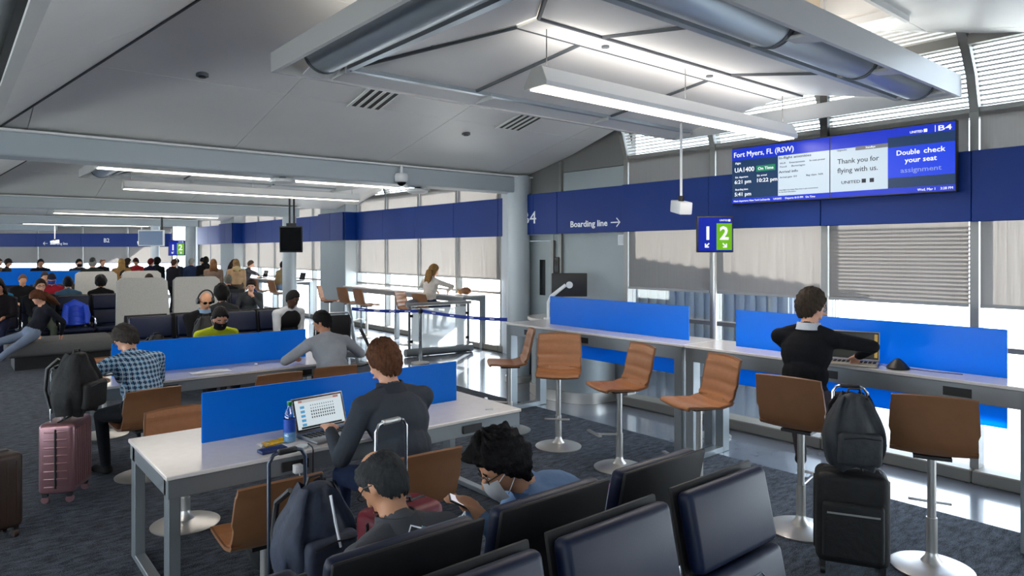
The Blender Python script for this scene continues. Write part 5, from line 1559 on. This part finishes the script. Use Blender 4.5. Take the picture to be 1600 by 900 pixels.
def backpack(label, loc, rz, m, w=.32, d=.20, h=.42, tilt=0.0, straps=True, cat='backpack'):
    C = thing('backpack', label, cat, loc, rz)
    C.rotation_euler = (tilt, 0, rz)
    def f(u, v):
        t = 2 * PI * u
        z = h * v
        k = (1 - .45 * max(0, (v - .55) / .45) ** 2) * (.80 + .20 * math.sin(PI * min(1, v * 1.3)))
        e = .62
        cx, sy = math.cos(t), math.sin(t)
        return (w / 2 * k * math.copysign(abs(cx) ** e, cx), d / 2 * k * math.copysign(abs(sy) ** e, sy) + .02 * math.sin(7 * t + 5 * v), z + .012 * math.sin(5 * t + 3))
    s = S().grid(f, 28, 14)
    s.bm.verts.ensure_lookup_table()
    s.ell((0, 0, h - .035), (w * .26, d * .26, .05))
    b = s.obj('pack_body', m, C, angle=3.2)
    S().box((0, -d / 2 - .01, h * .33), (w * .72, .07, h * .46), bev=.03, seg=3).obj('front_pocket', m, C)
    S().tube([(-w * .3, -d / 2 - .046, h * .50), (0, -d / 2 - .05, h * .53), (w * .3, -d / 2 - .046, h * .50)], .004, 6).obj('pocket_zip', DARKP, C)
    S().tube([(-.05, .02, h - .03), (-.03, .02, h + .035), (.03, .02, h + .035), (.05, .02, h - .03)], .007, 8).obj('top_loop', BLACKP, C)
    if straps:
        for sx in (-1, 1):
            S().tube([(sx * .07, d / 2 - .02, h * .92), (sx * .09, d / 2 + .05, h * .75), (sx * .10, d / 2 + .05, h * .40), (sx * .12, d / 2 - .01, h * .10)], .014, 8).obj('shoulder_strap', BLACKP, C)
    return C
ROSE = mat('rose_metallic_shell', (150, 112, 116), .28, metal=.55)
PACKB = mat('black_nylon', (17, 18, 20), .7, noise=(20, .2), bump=(25, .5))
PACKN = mat('navy_nylon', (40, 48, 66), .7, noise=(20, .2), bump=(25, .5))
PACKG = mat('dark_grey_nylon', (44, 48, 52), .65, noise=(20, .2), bump=(25, .5))
suitcase('rolling_suitcase', 'rose metallic hard shell suitcase standing beside the plaid shirt man', (.745, 6.40, 0), math.radians(62), .37, .25, .54, ROSE, ribs=8, hz=1.02, hm=CHROME, handle_y=.07)
backpack('large black backpack on the rose metallic suitcase', (.80, 6.33, .665), math.radians(50), PACKB, .36, .26, .46, tilt=.06)
suitcase('rolling_suitcase', 'dark brown suitcase cut by the picture edge', (.215, 5.74, 0), math.radians(20), .36, .24, .50, mat('brown_shell', (58, 42, 34), .4), ribs=6, hz=None)
suitcase('rolling_suitcase', 'black soft suitcase standing beside the bar stools', (4.22, 1.86, 0), math.radians(-62), .40, .25, .54, PACKB, hz=1.10, hm=CHROME, soft=True, handle_y=.09)
backpack('dark grey backpack resting on the black soft suitcase', (4.15, 1.82, .665), math.radians(-50), PACKG, .33, .22, .42, tilt=.10)
suitcase('rolling_suitcase', 'black suitcase with a tall trolley handle between the foreground chair and backpack', (1.20, 2.95, 0), math.radians(4), .36, .24, .42, PACKB, hz=1.03, hm=mat('dark_aluminium', (70, 78, 92), .35, metal=.7), soft=True)
backpack('striped navy backpack beside the older man', (1.22, 2.80, .535), math.radians(10), PACKN, .34, .22, .40, tilt=.08)
S().tube([(-.02, -.125, .40), (-.01, -.15, .30), (.02, -.155, .18)], .006, 6).obj('white_cord', WHITET, bpy.data.objects['backpack.002'] if 'backpack.002' in bpy.data.objects else None)
suitcase('rolling_suitcase', 'maroon suitcase with a silver trolley handle behind the older man', (1.78, 3.02, 0), math.radians(8), .40, .25, .58, mat('maroon_shell', (110, 24, 40), .5, noise=(10, .1)), hz=1.06, hm=CHROME, soft=True, grip=SATIN)
backpack('black backpack on the floor under the nearest table', (1.60, 4.2, 0), math.radians(20), PACKB, .34, .24, .42)
backpack('small black backpack on the navy seat beside the headphones man', (2.14, 9.80, .475), math.radians(10), PACKB, .30, .20, .36)
backpack('black backpack held on the lap by the headphones man', (2.62, 9.34, .72), math.radians(0), PACKB, .32, .22, .36)
backpack('clear grey backpack on the floor by the far window table', (7.1, 22.0, 0), math.radians(60), PACKG, .5, .35, .55)
BJ = thing('blue_jacket', 'bright blue puffer jacket draped over the rear gate seat', 'jacket', (1.98, 15.62, .49))
def fj(u, v):
    t = u * 2 - 1
    return (t * .24 * (1 - .25 * v) , .10 + .10 * v - .10 * (1 - v) * (1 - t * t), .02 + .50 * v - .10 * abs(t) * v + .012 * math.sin(v * 30))
S().grid(fj, 12, 24, thick=lambda u, v: (0, -.06, 0)).obj('jacket_body', mat('blue_puffer', (20, 70, 200), .5, noise=(6, .15)), BJ)
S().tube([(-.16, .02, .38), (-.19, -.08, .20), (-.17, -.12, .04)], [.05, .055, .04], 10).obj('jacket_sleeve', MATS['blue_puffer'], BJ)
S().tube([(.16, .02, .38), (.19, -.06, .20), (.17, -.12, .04)], [.05, .055, .04], 10).obj('jacket_sleeve', MATS['blue_puffer'], BJ)

def laptop(label, loc, rz, shell, screen, open_deg=112, w=.33, d=.23, cat='laptop', content=None):
    C = thing('laptop', label, cat, loc, rz)
    S().box((0, 0, .009), (w, d, .018), bev=.004).obj('keyboard_base', shell, C)
    s = S()
    for r in range(4):
        for c in range(11):
            s.box((-w * .42 + c * w * .084, d * .30 - r * .026, .0195), (.020, .019, .003))
    k = s.obj('keys', DARKP, C, smooth=False); k['kind'] = 'stuff'
    S().box((0, -d * .28, .0185), (.10, .06, .002)).obj('touchpad', SATIN, C, smooth=False)
    a = math.radians(open_deg - 90)
    R = Matrix.Translation((0, d / 2 - .005, .018)) @ Rx(-a)
    L = S()
    L.box((0, 0, .115), (w, .009, .225), bev=.003); bmesh.ops.transform(L.bm, matrix=R, verts=L.bm.verts[:])
    lid = L.obj('screen_lid', shell, C)
    L = S().box((0, -.0055, .117), (w - .016, .002, .205)); bmesh.ops.transform(L.bm, matrix=R, verts=L.bm.verts[:])
    L.obj('screen_bezel', BLACKP, lid, smooth=False)
    L = S().box((0, -.0072, .118), (w - .034, .002, .186)); bmesh.ops.transform(L.bm, matrix=R, verts=L.bm.verts[:])
    scr = L.obj('screen', screen, lid, smooth=False)
    if content:
        for (x, z, ww, hh, mm) in content:
            L = S().box((x, -.009, .118 + z), (ww, .001, hh)); bmesh.ops.transform(L.bm, matrix=R, verts=L.bm.verts[:])
            L.obj('screen_mark', mm, lid, smooth=False)
    return C
lw, lr, lb_, lk = em('slide_white', (222, 236, 242), .75), em('slide_red', (190, 60, 36), .6), em('slide_blue', (90, 170, 220), .7), mat('slide_black', (24, 26, 30), .5)
cont = [(0, .082, .298, .018, em('slide_bar', (225, 222, 220), .6)), (-.135, .083, .026, .014, lr), (.13, .083, .04, .014, lr)]
cont += [(-.125, .045 - .028 * k, .03, .016, lb_) for k in range(5)]
for r in range(5):
    for c in range(11):
        cont.append((-.062 + c * .0165, .050 - r * .0195, .007 if r > 1 else .005, .011 if r > 1 else .007, lk))
cont.append((0, -.085, .298, .012, lk))
laptop('open laptop showing a slide of small figures, on the nearest table', (1.93, 4.12, .744), math.radians(8), mat('silver_shell', (150, 152, 156), .35, metal=.6), lw, 108, .38, .25, content=cont)
laptop('open laptop with a dark screen in front of the man in black', (5.37, 2.36, 1.063), math.radians(-72), mat('warm_silver_shell', (186, 176, 160), .35, metal=.6), mat('document_screen', (58, 60, 56), .2, emit=.12), 99, .36, .22,
       content=[(.155, .0, .022, .18, em('yellow_side', (214, 178, 96), .5)), (-.03, .05, .06, .006, lk), (-.04, .02, .10, .004, lk), (-.02, -.01, .12, .004, lk)])
laptop('small far laptop on the far window table', (8.0, 22.4, 1.071), math.radians(-85), DARKP, SCREENOFF, 105)
laptop('second small far laptop beside the masked person', (8.0, 19.4, 1.071), math.radians(-85), DARKP, SCREENOFF, 105)

BT = thing('water_bottle', 'clear plastic water bottle with blue label and green cap on the nearest table', 'bottle', (1.66, 4.16, .744))
S().lathe([(0, 0), (.034, 0), (.037, .006), (.037, .05), (.035, .055), (.037, .06), (.037, .15), (.033, .18), (.016, .215), (.014, .235), (0, .235)], n=24).obj('bottle_body', CLEAR, BT)
S().lathe([(0.0, .004), (.034, .004), (.0345, .13), (0, .13)], n=24).obj('water', mat('water_tint', (120, 170, 210), .1, noise=None), BT)
S().cyl((0, 0, .065), (0, 0, .145), .0378, n=24, caps=False).obj('bottle_label', mat('label_blue', (26, 74, 170), .4, noise=(30, .3)), BT)
S().cyl((0, 0, .228), (0, 0, .25), .0165, n=18).obj('bottle_cap', mat('green_cap', (20, 130, 70), .4), BT)
PB = thing('power_bank', 'dark blue power bank lying on the nearest table edge', 'power bank', (1.50, 4.02, .744), math.radians(6))
S().box((0, 0, .011), (.16, .075, .021), bev=.006, seg=2).obj('bank_case', mat('navy_plastic', (22, 40, 92), .45), PB)
S().box((.082, 0, .011), (.012, .03, .010)).obj('bank_plug', WHITEP, PB, smooth=False)
MS = thing('computer_mouse', 'white puck beside the laptop on the nearest table', 'mouse', (1.665, 3.985, .744))
S().lathe([(0, 0), (.036, 0), (.040, .007), (.036, .014), (0, .017)], n=22).obj('puck', WHITEP, MS)
S().tube([(.03, .01, .008), (.04, -.01, .006), (.05, -.03, .006)], .003, 6).obj('puck_cable', WHITEP, MS)
SN = thing('snack_wrapper', 'crumpled yellow and white snack wrapper by the water bottle', 'wrapper', (1.56, 4.18, .745), math.radians(15))
S().grid(lambda u, v: ((u - .5) * .15, (v - .5) * .08, .004 + .016 * abs(math.sin(9 * u + 4 * v)) * math.sin(PI * v)), 14, 8, thick=lambda u, v: (0, 0, .003)).obj('wrapper_foil', mat('yellow_foil', (226, 176, 40), .35, noise=(14, .5)), SN)
S().grid(lambda u, v: (-.10 + u * .06, (v - .5) * .06, .004 + .010 * abs(math.sin(7 * u + 3 * v))), 8, 6, thick=lambda u, v: (0, 0, .002)).obj('wrapper_end', mat('pale_foil', (206, 204, 206), .35), SN)
CB_ = thing('charging_cable', 'black charging cable hanging from the nearest table edge', 'cable', (1.70, 3.90, 0))
S().tube([(.02, .12, .752), (.01, .04, .752), (0, .01, .757), (-.004, -.012, .745), (-.006, -.014, .60), (.02, -.01, .45), (.05, .02, .40), (.02, .05, .55)], .004, 6).obj('cable', BLACKP, CB_)
CH = thing('wall_charger', 'white charger with pale cables plugged into the table rail', 'charger', (1.60, 3.885, .655))
S().box((0, 0, 0), (.05, .045, .05), bev=.006).obj('charger_block', WHITEP, CH)
S().tube([(0, -.02, -.02), (.02, -.03, -.12), (.06, -.02, -.20), (.10, .0, -.08)], .0028, 6).obj('charger_cable', WHITEP, CH)
PP = thing('paper_napkin', 'crumpled white napkin on the second table', 'napkin', (2.02, 7.05, .744))
S().grid(lambda u, v: ((u - .5) * .36, (v - .5) * .14, .003 + .022 * abs(math.sin(6 * u + 5 * v)) * math.sin(PI * v) * math.sin(PI * u)), 18, 8, thick=lambda u, v: (0, 0, .002)).obj('napkin_sheet', mat('tissue', (220, 222, 228), .9), PP)
CR = thing('paper_scrap', 'tiny white paper scrap on the second table', 'paper', (2.50, 7.16, .744), .4)
S().ell((0, 0, .014), (.02, .016, .014), n=8, m=5).obj('scrap', MATS['tissue'], CR)
TB = thing('tablet', 'dark tablet held by the plaid shirt man', 'tablet', (1.06, 6.93, .875), math.radians(20))
S().box((0, 0, 0), (.26, .17, .010), rot=Rx(math.radians(25)), bev=.004).obj('tablet_case', BLACKP, TB)
S().box((0, -.003, .0062), (.235, .145, .002), rot=Rx(math.radians(25))).obj('tablet_screen', mat('tablet_glow', (120, 128, 136), .2, emit=.2), TB, smooth=False)
PH = thing('smartphone', 'smartphone with a bright screen in the hand of the man in light blue', 'phone', (1.56, 2.15, .945), math.radians(60))
S().box((0, 0, 0), (.075, .15, .008), rot=Rx(math.radians(28)), bev=.003).obj('phone_case', BLACKP, PH)
S().box((0, -.002, .005), (.068, .14, .002), rot=Rx(math.radians(28))).obj('phone_screen', em('phone_glow', (226, 222, 232), .8), PH, smooth=False)
PM = thing('pocket_mouse_case', 'small dark cone shaped mouse on the bar counter beside the laptop', 'mouse', (5.42, 2.05, 1.063), .3)
S().lathe([(0, 0), (.075, 0), (.078, .012), (.05, .045), (.018, .075), (0, .08)], n=20).obj('mouse_body', BLACKP, PM)
S().tube([(0, -.07, .008), (-.03, -.2, .006), (-.06, -.4, .006)], .003, 6).obj('mouse_cable', BLACKP, PM)
# mask hanging at the older man's neck
MK = thing('face_mask', 'pale blue face mask hanging loose at the neck of the older man', 'mask', (1.31, 1.95, .94), math.radians(-5))
S().grid(lambda u, v: ((u - .5) * .15, .02 * math.sin(PI * u), (v - .5) * .14 - .03 * math.sin(PI * u) * v), 10, 8, thick=lambda u, v: (0, -.003, 0)).obj('mask_cloth', mat('pale_blue_paper', (176, 204, 216), .8), MK)
for sx in (-1, 1):
    S().tube([(sx * .075, 0, .06), (sx * .105, .02, .07), (sx * .115, .03, .02), (sx * .10, .01, -.03), (sx * .075, 0, -.06)], .003, 6).obj('ear_loop', WHITET, MK)
ZB = thing('plastic_bag', 'clear zip bag with a magenta strip behind the man in light blue', 'bag', (2.46, 2.2, .65), math.radians(20))
S().grid(lambda u, v: ((u - .5) * .20, .03 * math.sin(4 * u + 3 * v) * (1.2 - v), (v - .5) * .34), 8, 8, thick=lambda u, v: (0, .004, 0)).obj('bag_film', PLASTIC_BAG, ZB)
S().box((0, .004, .168), (.20, .012, .012)).obj('zip_strip', mat('magenta_strip', (206, 60, 190), .4), ZB, smooth=False)
HB = thing('handbag', 'brown leather bag on the end of the sunlit window table', 'bag', (7.98, 11.0, 1.078), math.radians(80))
S().ell((0, 0, .07), (.17, .09, .075), n=18, m=12).obj('bag_body', mat('brown_bag', (120, 76, 44), .5, noise=(12, .25)), HB)
S().tube([(-.10, 0, .12), (-.05, .01, .17), (.05, .01, .17), (.10, 0, .12)], .008, 8).obj('bag_strap', MATS['brown_bag'], HB)
S().ell((.20, .02, .05), (.09, .07, .055), n=14, m=9).obj('bag_scarf', mat('tan_scarf', (186, 140, 92), .8, noise=(12, .3)), HB)
GJ = thing('folded_jacket', 'grey jacket folded on the stool behind the blonde woman', 'jacket', (7.12, 11.62, .90), .5)
S().ell((0, 0, 0), (.20, .12, .09), n=18, m=12).obj('jacket_fold', mat('slate_jacket', (104, 110, 124), .9, noise=(8, .2)), GJ)
S().tube([(-.15, -.08, .02), (-.20, -.13, -.08), (-.16, -.14, -.16)], [.04, .04, .03], 8).obj('jacket_sleeve', MATS['slate_jacket'], GJ)
